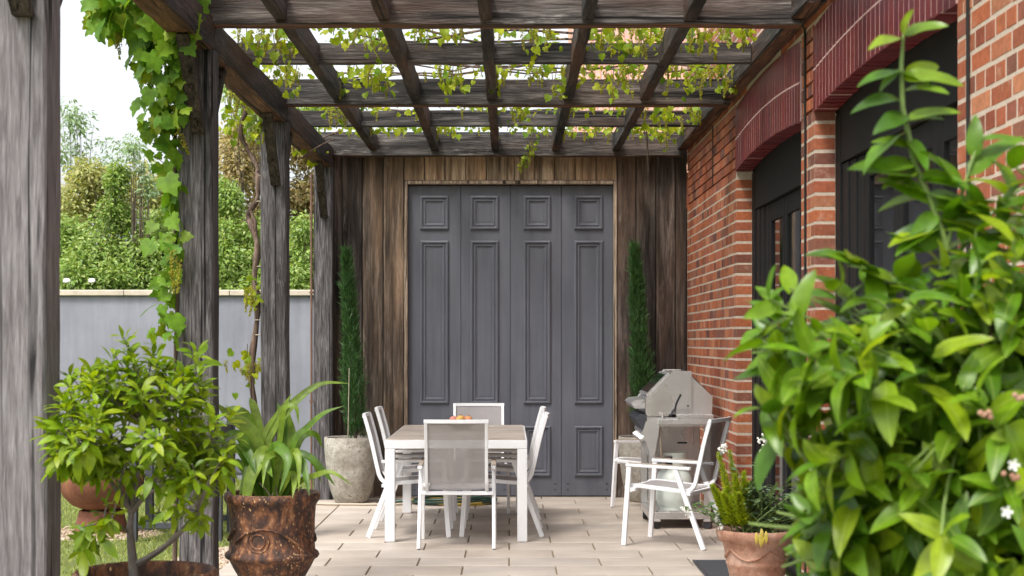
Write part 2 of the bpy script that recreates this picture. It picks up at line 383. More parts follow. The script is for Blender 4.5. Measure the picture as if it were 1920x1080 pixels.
M['leaf_shrub'] = leafmat('yellow_green_shrub_leaf', [(.13, .24, .008), (.20, .32, .010), (.27, .37, .012), (.16, .285, .008), (.34, .42, .015), (.085, .17, .008), (.24, .35, .010)], 0.42, 0.45, .4)
M['leaf_citrus'] = leafmat('glossy_citrus_leaf', [(.055, .145, .006), (.10, .215, .008), (.17, .29, .010), (.030, .095, .007), (.25, .35, .012), (.07, .175, .007), (.13, .25, .008)], 0.33, 0.36, .42)
M['leaf_citrus_near'] = leafmat('veined_citrus_leaf', [(.07, .175, .006), (.125, .25, .008), (.20, .33, .010), (.04, .115, .007), (.29, .39, .012), (.09, .205, .007), (.16, .29, .008)], 0.36, 0.4, .40, vein=True)
M['leaf_vine'] = leafmat('grape_leaf', [(.08, .19, .014), (.125, .255, .018), (.18, .315, .02), (.10, .22, .016), (.27, .34, .02)], 0.55, 0.38, .3)
M['leaf_young'] = leafmat('young_grape_leaf', [(.18, .28, .012), (.29, .36, .012), (.11, .22, .014), (.40, .43, .014), (.24, .33, .012)], 0.55, 0.45, .3)
M['panicle'] = leafmat('vine_flower', [(.30, .28, .016), (.36, .33, .02), (.22, .24, .016)], 0.6, 0.3)
M['strap'] = leafmat('strap_leaf', [(.065, .15, .012), (.11, .21, .016), (.20, .29, .03), (.08, .17, .014)], 0.4, 0.3, .35)
M['cypress'] = leafmat('cypress_needle', [(.022, .075, .014), (.035, .10, .018), (.05, .13, .024), (.028, .085, .016)], 0.6, 0.15)
M['fern'] = leafmat('foxtail_fern', [(.27, .38, .014), (.36, .45, .018), (.44, .50, .022)], 0.5, 0.45)
M['leaf_grey'] = leafmat('grey_green_leaf', [(.11, .19, .085), (.16, .24, .115), (.085, .165, .055), (.20, .28, .15)], 0.55, 0.25)
M['petal'] = plain('white_petal', (.78, .78, .72), 0.6)
M['petal_yellow'] = leafmat('yellowed_leaf', [(.50, .42, .06), (.55, .45, .08)], 0.5, 0.3)
M['leaf_hedge'] = leafmat('hedge_leaf', [(.15, .27, .045), (.22, .35, .06), (.31, .41, .09), (.17, .29, .05), (.44, .50, .18)], 0.45, 0.35)
M['leaf_gold'] = leafmat('golden_shrub_leaf', [(.38, .42, .13), (.45, .44, .17), (.32, .38, .12), (.46, .40, .19)], 0.5, 0.4)
M['leaf_brown'] = leafmat('dry_brown_leaf', [(.36, .28, .12), (.42, .32, .16), (.30, .28, .10), (.45, .36, .20)], 0.6, 0.35)
M['leaf_blue'] = leafmat('grey_blue_tree_leaf', [(.24, .36, .20), (.30, .41, .23), (.21, .33, .16)], 0.5, 0.4)
def render_mat():
    m, t, b = new_mat('grey_wall_render')
    n = noise(t, coords(t), 1.4, 6, 0.65); r = ramp(t, n, [(0.34, (.205, .21, .248)), (0.66, (.262, .268, .308))])
    n2 = noise(t, coords(t, (5, 5, .45)), 1.6, 5, 0.6); r2 = ramp(t, n2, [(0.36, 0.86), (0.6, 1.03)])
    n3 = noise(t, coords(t), 45, 4, 0.6)
    L(t, mixc(t, 1.0, r.outputs[0], r2.outputs[0], 'MULTIPLY'), b.inputs['Base Color']); b.inputs['Roughness'].default_value = .85
    bump(t, b, n3, 0.25, 0.004); return m
M['render'] = render_mat()
M['cap'] = plain('sandstone_capping', (.52, .45, .36), 0.85, nz=0.2, nscale=9, bmp=0.4)
M['lawn'] = plain('lawn_soil', (.10, .13, .03), 0.95, nz=0.4, nscale=8, bmp=0.4)
M['grass'] = leafmat('grass_blade', [(.24, .30, .06), (.31, .35, .085), (.37, .39, .13), (.20, .28, .05)], 0.55, 0.35)
M['gravel'] = plain('pink_gravel', (.42, .32, .25), 0.95, nz=0.35, nscale=50, bmp=0.8)
M['char'] = plain('charcoal_painted_timber', (.045, .048, .058), 0.6, nz=0.2, nscale=12, bmp=0.1)
M['mat'] = plain('charcoal_door_mat', (.045, .047, .055), 0.95, nz=0.4, nscale=160, bmp=0.9)
M['gas'] = plain('pale_green_gas_bottle', (.60, .66, .61), 0.4, nz=0.06, nscale=6)
M['cable'] = plain('black_cable', (.012, .012, .012), 0.5)
M['copper'] = plain('brown_pipe', (.14, .075, .05), 0.5, nz=0.3, nscale=12)
M['hose_green'] = plain('dark_green_hose', (.02, .05, .035), 0.45)
M['hose_yellow'] = plain('yellow_hose', (.50, .36, .08), 0.5)
M['hose_beige'] = plain('beige_hose', (.42, .36, .28), 0.6)
M['roof'] = plain('terracotta_roof', (.46, .24, .17), 0.8, nz=0.2, nscale=5, bmp=0.3)

# ================================================================== GROUND, PATIO
WX = 1.664            # brick wall face
YB = 14.95            # timber wall face
gr = MB(); gr.box(-300, 300, -60, 600, -0.5, -0.05)
tag(gr.build('ground', M['lawn']), kind='structure')
pb = MB(); pb.box(-1.862, 1.74, 2.0, 15.2, -0.16, -0.012)
patio = tag(pb.build('patio', M['grout']), kind='structure')
tile_full = MB().box(-0.294, 0.294, -0.1975, 0.1975, -0.03, 0.0, c=0.0025).mesh('paving_tile', M['tile'])
row0 = 10.01 - 0.3975 * 20
tb = {}
for k in range(0, 34):
    y0 = row0 + 0.3975 * k; y1 = y0 + 0.3975
    if y0 > 14.93: break
    # joints inside the field, half bond; a straight border joint at X=-1.515
    off = 0.0 if (k % 2 == 1) else 0.3
    xs = [-1.515]
    x = off - 3.0
    while x < 1.70:
        if x > -1.49: xs.append(x)
        x += 0.6
    xs.append(1.735)
    for a, b in list(zip(xs[:-1], xs[1:])) + [(-1.858, -1.515)]:
        j = 0.006 if y0 > 8.5 else 0.005
        m = MB(); yy1 = min(y1, 15.0)
        m.box(a + j, b - j, y0 + 0.0018, yy1 - 0.0018, -0.03, random.uniform(-0.0006, 0.0006), c=0.0018)
        m.build('tile', M['tile'], patio, origin=((a + b) / 2, (y0 + yy1) / 2, 0))

# lawn blades
def np_mesh(name, V, Fq, mat, parent=None, smooth=False):
    me = bpy.data.meshes.new(name)
    nv, nf, k = len(V), len(Fq), Fq.shape[1]
    me.vertices.add(nv); me.vertices.foreach_set('co', V.astype(np.float32).ravel())
    me.loops.add(nf * k); me.loops.foreach_set('vertex_index', Fq.astype(np.int32).ravel())
    me.polygons.add(nf); me.polygons.foreach_set('loop_start', np.arange(0, nf * k, k, dtype=np.int32))
    me.polygons.foreach_set('loop_total', np.full(nf, k, dtype=np.int32))
    if smooth: me.polygons.foreach_set('use_smooth', np.ones(nf, dtype=bool))
    me.materials.append(mat); me.update(calc_edges=True); me.validate()
    o = bpy.data.objects.new(name, me); return link(o, parent)
N = 42000
gx = rng.uniform(-5.6, -1.88, N); gy = 8.6 + 8.8 * rng.random(N) ** 1.15
ga = rng.uniform(0, 6.28, N); gh = rng.uniform(.02, .05, N); gw = rng.uniform(.0025, .005, N); gl = rng.normal(0, .02, (N, 2))
V = np.zeros((N, 3, 3)); V[:, 0] = np.c_[gx - gw * np.cos(ga), gy - gw * np.sin(ga), np.full(N, -.05)]
V[:, 1] = np.c_[gx + gw * np.cos(ga), gy + gw * np.sin(ga), np.full(N, -.05)]
V[:, 2] = np.c_[gx + gl[:, 0], gy + gl[:, 1], -.05 + gh]
lawn = np_mesh('lawn', V.reshape(-1, 3), np.arange(3 * N).reshape(-1, 3), M['grass'])
tag(lawn, 'short pale green mown lawn between the patio and the grey wall', 'lawn', kind='stuff')
gp = MB(); gp.lathe([(0, -.035), (0.42, -.035), (0.46, -.05)], (-3.2, 12.55, 0), 40, 0.03)
for _ in range(500):
    a = random.uniform(0, 6.28); r = 0.44 * math.sqrt(random.random()); gp.ball((-3.2 + r * math.cos(a), 12.55 + r * math.sin(a), -.032), random.uniform(.008, .016), 5, 3)
gp.lathe([(0, -.035), (0.36, -.035), (0.40, -.05)], (-1.95, 10.95, 0), 30, 0.05)
for _ in range(400):
    a = random.uniform(0, 6.28); r = 0.38 * math.sqrt(random.random()); gp.ball((-1.98 + .5 * r * math.cos(a), 10.95 + 1.6 * r * math.sin(a), -.03), random.uniform(.008, .02), 5, 3)
tag(gp.build('gravel', M['gravel']), 'pinkish gravel bed on the lawn below the rusty fire bowl', 'gravel', kind='stuff')

# ================================================================== TIMBER WALL AND FOLDING DOOR
barn = empty('timber_wall', (0, YB, 0), 'weathered brown vertical board wall behind the table around the grey folding door', 'wall')
PX = 1 / 200.67
def bx(px): return (px - VX) * YB / F
ZT = 3.36
seams_l = [624.6, 641.5, 679.4, 718.7, 757.6]
seams_r = [1157.0, 1192.5, 1230, 1266.5, 1288.5]
seams_t = [757.6, 796, 834.4, 873.5, 912.3, 951, 964, 1002.5, 1040, 1078.5, 1117.5, 1157.0]
ZD = EYE + (640 - 338.5) * YB / F       # outer top of door frame
def board(a, b, z0, z1, mat, nail=True):
    x0, x1 = bx(a) + .0038, bx(b) - .0038
    d = random.uniform(-.006, .006)
    m = MB(); bm = bmesh.new(); bmesh.ops.create_cube(bm, size=1)
    nz = max(2, int((z1 - z0) / .25))
    bm.free()
    vs = []; nn = nz + 1
    for i in range(nn):
        z = z0 + (z1 - z0) * i / nz
        e0 = random.uniform(-.0022, .0022); e1 = random.uniform(-.0022, .0022); q = random.uniform(-.002, .002)
        for (x, y) in ((x0 + e0, YB + .03), (x0 + e0, YB + .004 + d + q), (x0 + e0 + .004, YB + d + q), (x1 + e1 - .004, YB + d + q), (x1 + e1, YB + .004 + d + q), (x1 + e1, YB + .03)):
            vs.append((x, y, z))
    fs = [(i * 6 + j, i * 6 + j + 1, (i + 1) * 6 + j + 1, (i + 1) * 6 + j) for i in range(nz) for j in range(5)]
    fs += [tuple(range(6)), tuple(range(nz * 6 + 5, nz * 6 - 1, -1))]
    m.add(vs, fs)
    if nail:
        for z in ([z0 + .05] if z1 - z0 < .6 else [z0 + .12, (z0 + z1) / 2, z1 - .2]):
            for fx in (.25, .75):
                m.ball((x0 + (x1 - x0) * fx, YB + d, z + random.uniform(-.01, .01)), .006, 6, 4)
    m.build('board', mat, barn, origin=((x0 + x1) / 2, YB, z0))
for i, (a, b) in enumerate(zip(seams_l[:-1], seams_l[1:])): board(a, b, 0.0, ZT, M['barn_mix'] if i in (2, 3) else M['barn'])
for i, (a, b) in enumerate(zip(seams_r[:-1], seams_r[1:])): board(a, b, 0.0, ZT, M['barn'])
for i, (a, b) in enumerate(zip(seams_t[:-1], seams_t[1:])): board(a, b, ZD + .004, ZT, M['barn_tan'])
bk = MB(); bk.box(-1.82, bx(757.6), YB + .032, YB + .12, 0, 3.42); bk.box(bx(1157), 1.66, YB + .032, YB + .12, 0, 3.42)
bk.box(bx(757.6), bx(1157), YB + .032, YB + .12, ZD, 3.42)
bk.box(bx(757.6), bx(1157), YB + .125, YB + .16, 0, 3.4)  # unseen dark sheet added behind the door, stops light leaking through its joints
bk.build('backing_light_block', M['dark'], barn)
sk = MB(); sk.box(-1.63, bx(757) - .002, YB - .02, YB + .028, 0, .012); sk.build('sill', M['frame_wood'], barn)

door = empty('folding_door', (bx(957), YB, 0), 'tall grey four-leaf folding door with raised mouldings in the timber wall', 'door')
fx0, fx1 = bx(757.6), bx(1157.0); ft = .034
ix0, ix1, iz1 = fx0 + ft, fx1 - ft, ZD - ft
for (a, b, z0, z1) in ((fx0 + .002, ix0, 0, ZD - .001), (ix1, fx1 - .002, 0, ZD - .001)):
    MB().box(a, b, YB - .014, YB + .11, z0, z1, c=.004).build('door_frame', M['frame_wood'], door)
MB().box(ix0 + .001, ix1 - .001, YB - .012, YB + .11, iz1, ZD - .001, c=.004).build('door_frame', M['frame_wood'], door)
DF = YB + .055        # face of the leaves
cuts = [ix0, bx(864), bx(957), bx(1053), ix1]
# panels in photo pixels
pan = [((787, 841), (881.5, 935), (981.5, 1033), (1077, 1131))]
zr = [(366, 430), (450.5, 757.5), (799, 894)]
def zpx(py): return EYE - (py - VY) * YB / F
for i in range(4):
    a, b = cuts[i] + .0015, cuts[i + 1] - .0015
    leaf = MB().box(a, b, DF, DF + .05, .012, iz1 - .008, c=.003).build('door_leaf', M['door'], door)
    p0, p1 = pan[0][i]
    for (t0, t1) in zr:
        x0, x1 = bx(p0), bx(p1); z1_, z0_ = zpx(t0), zpx(t1)
        m = MB()
        # profile rings: (inset, y out of leaf face)
        prof = [(0, 0), (.002, -.016), (.012, -.022), (.022, -.020), (.027, -.008), (.034, -.006), (.040, -.013), (.050, -.012), (.057, -.002), (.068, -.001), (.074, .0)]
        vs = []
        for (ins, dy) in prof:
            vs += [(x0 + ins, DF + dy, z0_ + ins), (x1 - ins, DF + dy, z0_ + ins), (x1 - ins, DF + dy, z1_ - ins), (x0 + ins, DF + dy, z1_ - ins)]
        # recessed field
        fs = [(k * 4 + j, k * 4 + (j + 1) % 4, (k + 1) * 4 + (j + 1) % 4, (k + 1) * 4 + j) for k in range(len(prof) - 1) for j in range(4)]
        m.add(vs, fs)
        m.build('moulding', M['door'], leaf)
        q = MB(); q.box(x0 + .0742, x1 - .0742, DF - .0035, DF + .001, z0_ + .0742, z1_ - .0742); q.build('panel', M['door'], leaf)
    bl = MB()
    for fx in (.12, .88):
        for zz in (.07, .125):
            bl.tube([(a + (b - a) * fx, DF - .004, zz), (a + (b - a) * fx, DF + .004, zz)], .008, 10)
    bl.build('bolt', M['dark'], leaf)

# ================================================================== BRICK HOUSE WALL
house = empty('brick_wall', (1.8, 10, 0), 'red brick house wall with two wide arched door openings on the right', 'wall')
O1 = (9.12, 11.72); O2 = (5.94, 8.72)
PITCH, BH, DEP = .078, .0632, .113
ZTOP = 4.06
def arch_z(Y, O, base=2.705, rise=.05):
    u = (Y - O[0]) / (O[1] - O[0]) * 2 - 1
    return base + rise * (1 - u * u)
AH = .462
mo = MB()
for (a, b) in ((O1[1], 15.2), (O2[1], O1[0]), (3.4, O2[0])):
    mo.box(WX + .0004, WX + .40, a + (.0012 if a > 4 else 0), b - .0012, 0, 2.703)
mo.box(WX + .0004, WX + .40, 3.4, 15.2, 3.14, ZTOP)
am = MB()
for O in (O1, O2):   # mortar core above each arch
    n = 24
    for i in range(n):
        y0 = O[0] - .02 + (O[1] - O[0] + .04) * i / n; y1 = O[0] - .02 + (O[1] - O[0] + .04) * (i + 1) / n
        zb = arch_z(max(O[0], min(O[1], (y0 + y1) / 2)), O) + .006
        am.box(WX - .0078, WX + .110, max(y0, O[0] - .004), min(y1, O[1] + .004), zb, zb + AH - .012)
mo.build('mortar', M['mortar'], house); am.build('mortar', M['arch_mortar'], house)
bricks = []   # (y0,y1,z0,z1)
def blocked(y0, y1, z0, z1):
    for O in (O1, O2):
        if z0 < 2.69 and y1 > O[0] + .001 and y0 < O[1] - .001: return True
    return False
for c_ in range(int(ZTOP / PITCH)):
    z0 = c_ * PITCH + .008; z1 = z0 + BH
    hdr = c_ % 2 == 0
    stp = .1175 if hdr else .235
    for (a, b) in ((O1[1], 14.95), (O2[1], O1[0]), (3.4, O2[0])):
        if z1 > 2.70: break
        # start bricks from the jambs outward so corners are whole
        if a == O2[1]:
            segs = []
            if hdr: segs = [(a, a + .107), (a + .1185, a + .2015), (a + .213, a + .293), (b - .100, b)]
            else: segs = [(a, a + .19), (a + .2015, b)]
        else:
            segs = []; y = a if a == O1[1] else b
            first = True
            while (y < b - .02 if a == O1[1] else y > a + .02):
                l = stp - .0125
                if first and not hdr: l = .17
                first = False
                if a == O1[1]: segs.append((y, min(b, y + l))); y += l + .0125
                else: segs.append((max(a, y - l), y)); y -= l + .0125
        for (y0, y1) in segs: bricks.append((y0, y1, z0, z1))
    if z1 > 2.70:
        y = 3.4 + (0 if hdr else .06)
        while y < 14.93:
            y0, y1 = y, min(14.95, y + stp - .0125); y += stp
            # cut against arch rings
            spans = [(y0, y1)]
            for O in (O1, O2):
                if z0 < 3.185 and z1 > 2.70:
                    ns = []; mg = 0 if z0 < 2.70 else .013
                    for (p, q) in spans:
                        if q < O[0] or p > O[1]: ns.append((p, q)); continue
                        if p < O[0] - .03: ns.append((p, O[0] - mg))
                        if q > O[1] + .03: ns.append((O[1] + mg, q))
                    spans = ns
                elif z0 < 3.235:
                    spans = [(p, q) for (p, q) in spans if not (q > O[0] and p < O[1] and arch_z(max(O[0], min(O[1], (p + q) / 2)), O) + AH > z0 - .004)]
            for (p, q) in spans: bricks.append((p, q, z0, z1))
def score(bk_):
    y0, y1, z0, z1 = bk_; yc = (y0 + y1) / 2; zc = (z0 + z1) / 2
    px = VX + WX * F / yc; py = VY - (zc - EYE) * F / yc
    if px > 1925 or py < -10 or py > 1090: return 0
    s_ = (WX * F / y0 - WX * F / y1) * (z1 - z0) * F / yc
    if px > 1440 and py > 620: s_ *= .2
    if any(abs(y0 - O[1]) < .002 for O in (O1, O2)): s_ += 113 / 1000 * F / yc * (z1 - z0) * F / yc * 1.0
    return s_
bricks.sort(key=score, reverse=True)
def brick_box(m, b_):
    y0, y1, z0, z1 = b_; d = random.uniform(-.0022, -.0002); e = random.uniform(-.002, .002); g = random.uniform(-.002, .002)
    m.box(WX + d, WX + DEP, y0 + (0 if any(abs(y0 - O[1]) < .002 for O in (O1, O2)) else e), y1 + e * .5, z0 + g, z1 + g, c=.0025)
for b_ in bricks[:298]:
    m = MB(); brick_box(m, b_); m.build('brick', M['brick'], house, origin=(WX, b_[0], b_[2]))
m = MB()
for b_ in bricks[298:]:
    y0, y1, z0, z1 = b_; d = random.uniform(-.0015, -.0002); g = random.uniform(-.0015, .0015)
    m.box(WX + d, WX + DEP, y0, y1, z0 + g, z1 + g)
tag(m.build('brickwork', M['brick'], house), kind='stuff')
# arched soldier rings of maroon bricks, two courses
for O in (O1, O2):
    n = 30 if O is O1 else 32
    pit = (O[1] - O[0] + .012) / n
    for i in range(n):
        y0 = O[0] - .006 + pit * i + .004; y1 = y0 + pit - .008
        yc = (y0 + y1) / 2; zb = arch_z(yc, O)
        for (za, zc) in ((zb, zb + .226), (zb + .235, zb + AH)):
            d = random.uniform(-.0014, -.0002); g = random.uniform(-.003, .003)
            q = MB(); q.box(WX - .008 + d, WX + DEP, y0, y1, za + (g if za == zb else 0), zc, c=.002)
            q.build('arch_brick', M['arch'], house, origin=(WX, yc, za))

# ---- glazed black doors in the two openings
def french(O, label, thrN):
    dx = WX + DEP
    t = empty('french_door', (dx, (O[0] + O[1]) / 2, 0), label, 'door')
    y0, y1 = O
    for (a, b) in ((y0 - .03, y0 + .12), (y1 - .12, y1 + .03)):
        MB().box(dx, dx + .14, a, b, 0, 2.69, c=.004).build('jamb', M['black'], t)
    hd = MB(); n = 14
    poly = [(y0 - .03, 2.42), (y1 + .03, 2.42)] + [(y1 + .03 - (y1 - y0 + .06) * i / n, arch_z(max(O[0], min(O[1], y1 + .03 - (y1 - y0 + .06) * i / n)), O) + .05) for i in range(n + 1)]
    hd.prism(poly, 'x', dx + .005, dx + .13); hd.build('head', M['black'], t)
    MB().box(dx + .002, dx + .2, y0 + .12, y1 - .12, 0, .05).build('threshold', M['black'], t)
    # folded shutter stack on the far side
    sh = empty_part = None
    ys = y1 - .12
    for k in range(3):
        MB().box(dx + .012 + .008 * k, dx + .05 + .008 * k, ys - .155 * (k + 1) + .004, ys - .155 * k - .004, .06, 2.415, c=.006).build('shutter', M['black'], t)
    ya, yb = y0 + .122, ys - .47
    n = 3; wl = (yb - ya) / n
    for k in range(n):
        a, b = ya + wl * k + .003, ya + wl * (k + 1) - .003
        lf = empty('door_leaf', (dx, (a + b) / 2, 0)); lf.parent = t; lf.matrix_parent_inverse = wm(t).inverted()
        fr = MB(); st = .085
        fr.box(dx + .03, dx + .075, a, a + st, .06, 2.412, c=.004); fr.box(dx + .03, dx + .075, b - st, b, .06, 2.412, c=.004)
        fr.box(dx + .031, dx + .074, a + st, b - st, 2.29, 2.412, c=.003); fr.box(dx + .031, dx + .074, a + st, b - st, .06, .34, c=.003)
        fr.box(dx + .033, dx + .072, a + st, b - st, 1.03, 1.09, c=.003)
        fr.build('stile', M['black'], lf)
        MB().box(dx + .045, dx + .053, a + st, b - st, .34, 1.03).build('glass_pane', M['glass'], lf)
        MB().box(dx + .045, dx + .053, a + st, b - st, 1.09, 2.29).build('glass_pane', M['glass'], lf)
    return t
french(O1, 'black glazed double door in the farther arched brick opening behind the barbecue', 3)
french(O2, 'black glazed double door in the nearer arched brick opening behind the citrus bush', 3)
# cables on the wall
def cable(pts, r, label):
    m = MB(); m.tube(pts, r, 6); o = m.build('cable', M['cable'], None, 40); tag(o, label, 'cable', 'black cables on the brick wall')
cable([(WX - .008, 8.955, .0), (WX - .009, 8.96, 1.2), (WX - .008, 8.955, 2.6), (WX - .01, 8.96, 3.21), (WX - .06, 8.95, 3.27)], .007, 'thin black cable running down the narrow brick pier between the two arches')
cable([(WX - .008, 5.78, .0), (WX - .008, 5.775, 1.5), (WX - .008, 5.78, 2.7), (WX - .008, 5.775, 3.6)], .007, 'thin black cable down the brick wall nearest the camera right of the big arch')
cable([(WX - .006, 13.05, 2.72), (WX - .006, 13.05, 3.22)], .004, 'short thin cable hanging on bricks below the far end of the pergola')

# ================================================================== PERGOLA
perg = empty('pergola', (-1.72, 10, 0), 'dark weathered timber pergola with heavy square posts covering the patio', 'pergola')
PXR = -1.63; PW = .19
posts = [5.63, 8.80, 11.70, 14.74]
def wobbox(m, x0, x1, y0, y1, z0, z1, axis, c=.008, seg=.22, amp=.0035, under=False):
    # long timber with slightly uneven edges
    lo = {'x': (x0, x1), 'y': (y0, y1), 'z': (z0, z1)}[axis]
    n = max(2, int((lo[1] - lo[0]) / seg))
    vs = []
    cs = {'x': ((y0, y1), (z0, z1)), 'y': ((x0, x1), (z0, z1)), 'z': ((x0, x1), (y0, y1))}[axis]
    for i in range(n + 1):
        t = lo[0] + (lo[1] - lo[0]) * i / n
        (a0, a1), (b0, b1) = cs
        e = [random.uniform(-amp, amp) for _ in range(4)]
        a0_, a1_, b0_, b1_ = a0 + e[0], a1 + e[1], b0 + e[2], b1 + e[3]
        cc = c * random.uniform(.6, 1.5)
        for (p, q) in ((a0_ + cc, b0_), (a1_ - cc, b0_), (a1_, b0_ + cc), (a1_, b1_ - cc), (a1_ - cc, b1_), (a0_ + cc, b1_), (a0_, b1_ - cc), (a0_, b0_ + cc)):
            vs.append({'x': (t, p, q), 'y': (p, t, q), 'z': (p, q, t)}[axis])
    fs = [(i * 8 + j, i * 8 + (j + 1) % 8, (i + 1) * 8 + (j + 1) % 8, (i + 1) * 8 + j) for i in range(n) for j in range(8)]
    fs += [tuple(range(7, -1, -1)), tuple(range(n * 8, n * 8 + 8))]
    k0 = len(m.m); m.add(vs, fs)
    if under:
        for i in range(n): m.m[k0 + i * 8] = 1
ZB, ZBT = 3.07, 3.255           # side beam
for i, y in enumerate(posts):
    m = MB(); w0 = PW if i < 3 else .175
    z1 = 3.37 if i in (1, 2) else ZB + .002
    if i in (1, 2):
        # post runs up behind the beam, half lapped: beam sits on the inner face
        wobbox(m, PXR - w0, PXR, y, y + PW, -.06, ZB - .002, 'z', .010)
    else: wobbox(m, PXR - w0, PXR, y, y + PW, -.06, ZB - .002, 'z', .010)
    m.build('post', M['post_near'] if i == 0 else M['post'], perg, origin=(PXR - w0 / 2, y + PW / 2, 0))
for (a, b) in ((4.6, 8.86), (8.866, 11.76), (11.766, 14.94)):
    m = MB(); wobbox(m, PXR - .165, PXR - .004, a, b, ZB, ZBT, 'y', .008, under=True); m.build('side_beam', [M['beam_y'], M['under_y']], perg, origin=(PXR - .09, (a + b) / 2, 3.1))
for i, y in enumerate(posts):
    for sgn in ((-1, 1) if i in (1, 2, 0) else (-1,)):
        ys = y if sgn < 0 else y + PW
        p0 = Vector((PXR - .075, ys - sgn * .012, 2.60)); p1 = Vector((PXR - .075, ys + sgn * .44, ZB + .01))
        m = MB(); d = (p1 - p0)
        # brace: slim board on edge, square cut at the foot
        hw = .034
        q = [(p0.y, p0.z), (p0.y + sgn * .055, p0.z - .0), (p1.y + sgn * .03, p1.z - .02), (p1.y - sgn * .05, p1.z - .02)]
        m.prism(q, 'x', p0.x - hw, p0.x + hw)
        m.build('brace', M['brace'], perg, origin=(p0.x, p0.y, p0.z))
ZR0, ZRT = 3.226, 3.375
RX = [-1.255, -.690, -.130, .430, .990]
mains = [(5.70, .10), (8.80, .12), (11.70, .13), (14.80, .10)]
MZ = {5.70: 3.205, 8.80: 3.203, 11.70: 3.190, 14.80: 3.175}
minors = [(7.25, .06), (10.25, .06), (13.25, .06)]
XL, XR = -1.795, 1.612
for (y, t) in mains:
    m = MB(); wobbox(m, XL if y < 14 else -1.80, XR, y, y + t, MZ[y], ZRT + .005, 'x', .007, under=True); m.build('cross_beam', [M['beam_x'], M['under']], perg, origin=(0, y, 3.2))
for (y, t) in minors:
    m = MB(); wobbox(m, XL + .05, 1.548, y, y + t, 3.242, ZRT - .002, 'x', .005); m.build('cross_beam', M['beam_x'], perg, origin=(0, y, 3.25))
spl = [5.05] + [y for y, t in mains] 
for x in RX:
    seams = [(4.9, 5.695)] + [(mains[i][0] + mains[i][1] + .002, mains[i + 1][0] - .002) for i in range(3)]
    for (a, b) in seams:
        # rafter broken at main beams; notched over the thinner middle beam
        mid = [yy for yy, tt in minors if a < yy < b]
        parts = [(a, b)] if not mid else [(a, mid[0] - .002), (mid[0] + .062, b)]
        m = MB()
        for (p, q) in parts: wobbox(m, x - .034, x + .034, p, q, ZR0, ZRT - .004, 'y', .004)
        for yy in mid: m.box(x - .033, x + .033, yy - .002, yy + .062, ZR0 + .002, 3.2375)
        m.build('rafter', M['beam_y'], perg, origin=(x, (a + b) / 2, 3.3))
    for (y, t) in mains[:3]:  # short tenon stub showing under the front face
        pass
# ledger along the brick wall
for (a, b) in ((8.36, 11.76), (11.763, 14.80)):
    m = MB(); wobbox(m, 1.552, WX - .004, a, b, 3.235, ZRT, 'y', .008, under=True); m.build('ledger', [M['beam_y'], M['under_y']], perg, origin=(1.6, (a + b) / 2, 3.3))
m = MB(); wobbox(m, 1.552, WX - .004, 4.7, 8.30, 3.235, ZRT, 'y', .008); m.build('ledger', M['beam_y'], perg, origin=(1.6, 6, 3.3))
# copper pipe on the end post and wire on the third post
m = MB(); m.tube([(-1.822, 14.73, -.05), (-1.822, 14.73, 3.0)], .011, 8)
for z in (.9, 1.9, 2.6): m.box(-1.838, -1.806, 14.715, 14.745, z, z + .02)
tag(m.build('pipe', M['copper'], None, 40), 'thin brown pipe clipped up the left edge of the end post', 'pipe')

# ================================================================== GARDEN WALL
gw_ = empty('garden_wall', (-4, 17.5, 0), 'smooth grey rendered garden wall with pale stone capping', 'wall')
ZW = EYE + (640 - 555) * 17.5 / F
MB().box(-9, -1.2, 17.5, 17.72, -.2, ZW).build('rendered_face', M['render'], gw_)
x = -8.95; step = 1.155
x = (234 - VX) * 17.5 / F - step * 4
while x < -1.3:
    MB().box(x + .003, x + step - .003, 17.455, 17.765, ZW + .002, ZW + .066, c=.008).build('capping_stone', M['cap'], gw_, origin=(x, 17.6, ZW))
    x += step

# ================================================================== TABLE
TX0, TX1, TY0, TY1, TH = -.904, .130, 11.62, 13.64, .74
table = empty('dining_table', ((TX0 + TX1) / 2, (TY0 + TY1) / 2, 0), 'square-legged white outdoor dining table with a timber-look top', 'table')
LW = .072
for (x, y) in ((TX0, TY0), (TX1 - LW, TY0), (TX0, TY1 - LW), (TX1 - LW, TY1 - LW)):
    m = MB(); m.box(x, x + LW, y, y + LW, 0.004, TH - .062, c=.003); m.build('leg', M['white'], table)
m = MB()
m.box(TX0, TX1, TY0, TY0 + LW, TH - .060, TH, c=.003); m.box(TX0, TX1, TY1 - LW, TY1, TH - .060, TH, c=.003)
m.box(TX0, TX0 + .03, TY0 + LW + .001, TY1 - LW - .001, TH - .060, TH, c=.003); m.box(TX1 - .03, TX1, TY0 + LW + .001, TY1 - LW - .001, TH - .060, TH, c=.003)
m.build('frame', M['white'], table)
M['ttop'] = wood('table_top_planks', 'x', (.30, .245, .20), (.46, .39, .335), (.58, .51, .45), stain=0.2, crack=0.2, rough=0.45, fine=.45)
ny = 9; y0 = TY0 + .012; dy = (TY1 - TY0 - .024) / ny
for k in range(ny):
    m = MB(); m.box(TX0 + .014, TX1 - .014, y0 + dy * k + .0015, y0 + dy * (k + 1) - .0015, TH + .0008, TH + .008, c=.0015)
    m.build('plank', M['ttop'], table, origin=((TX0 + TX1) / 2, y0 + dy * (k + .5), TH))

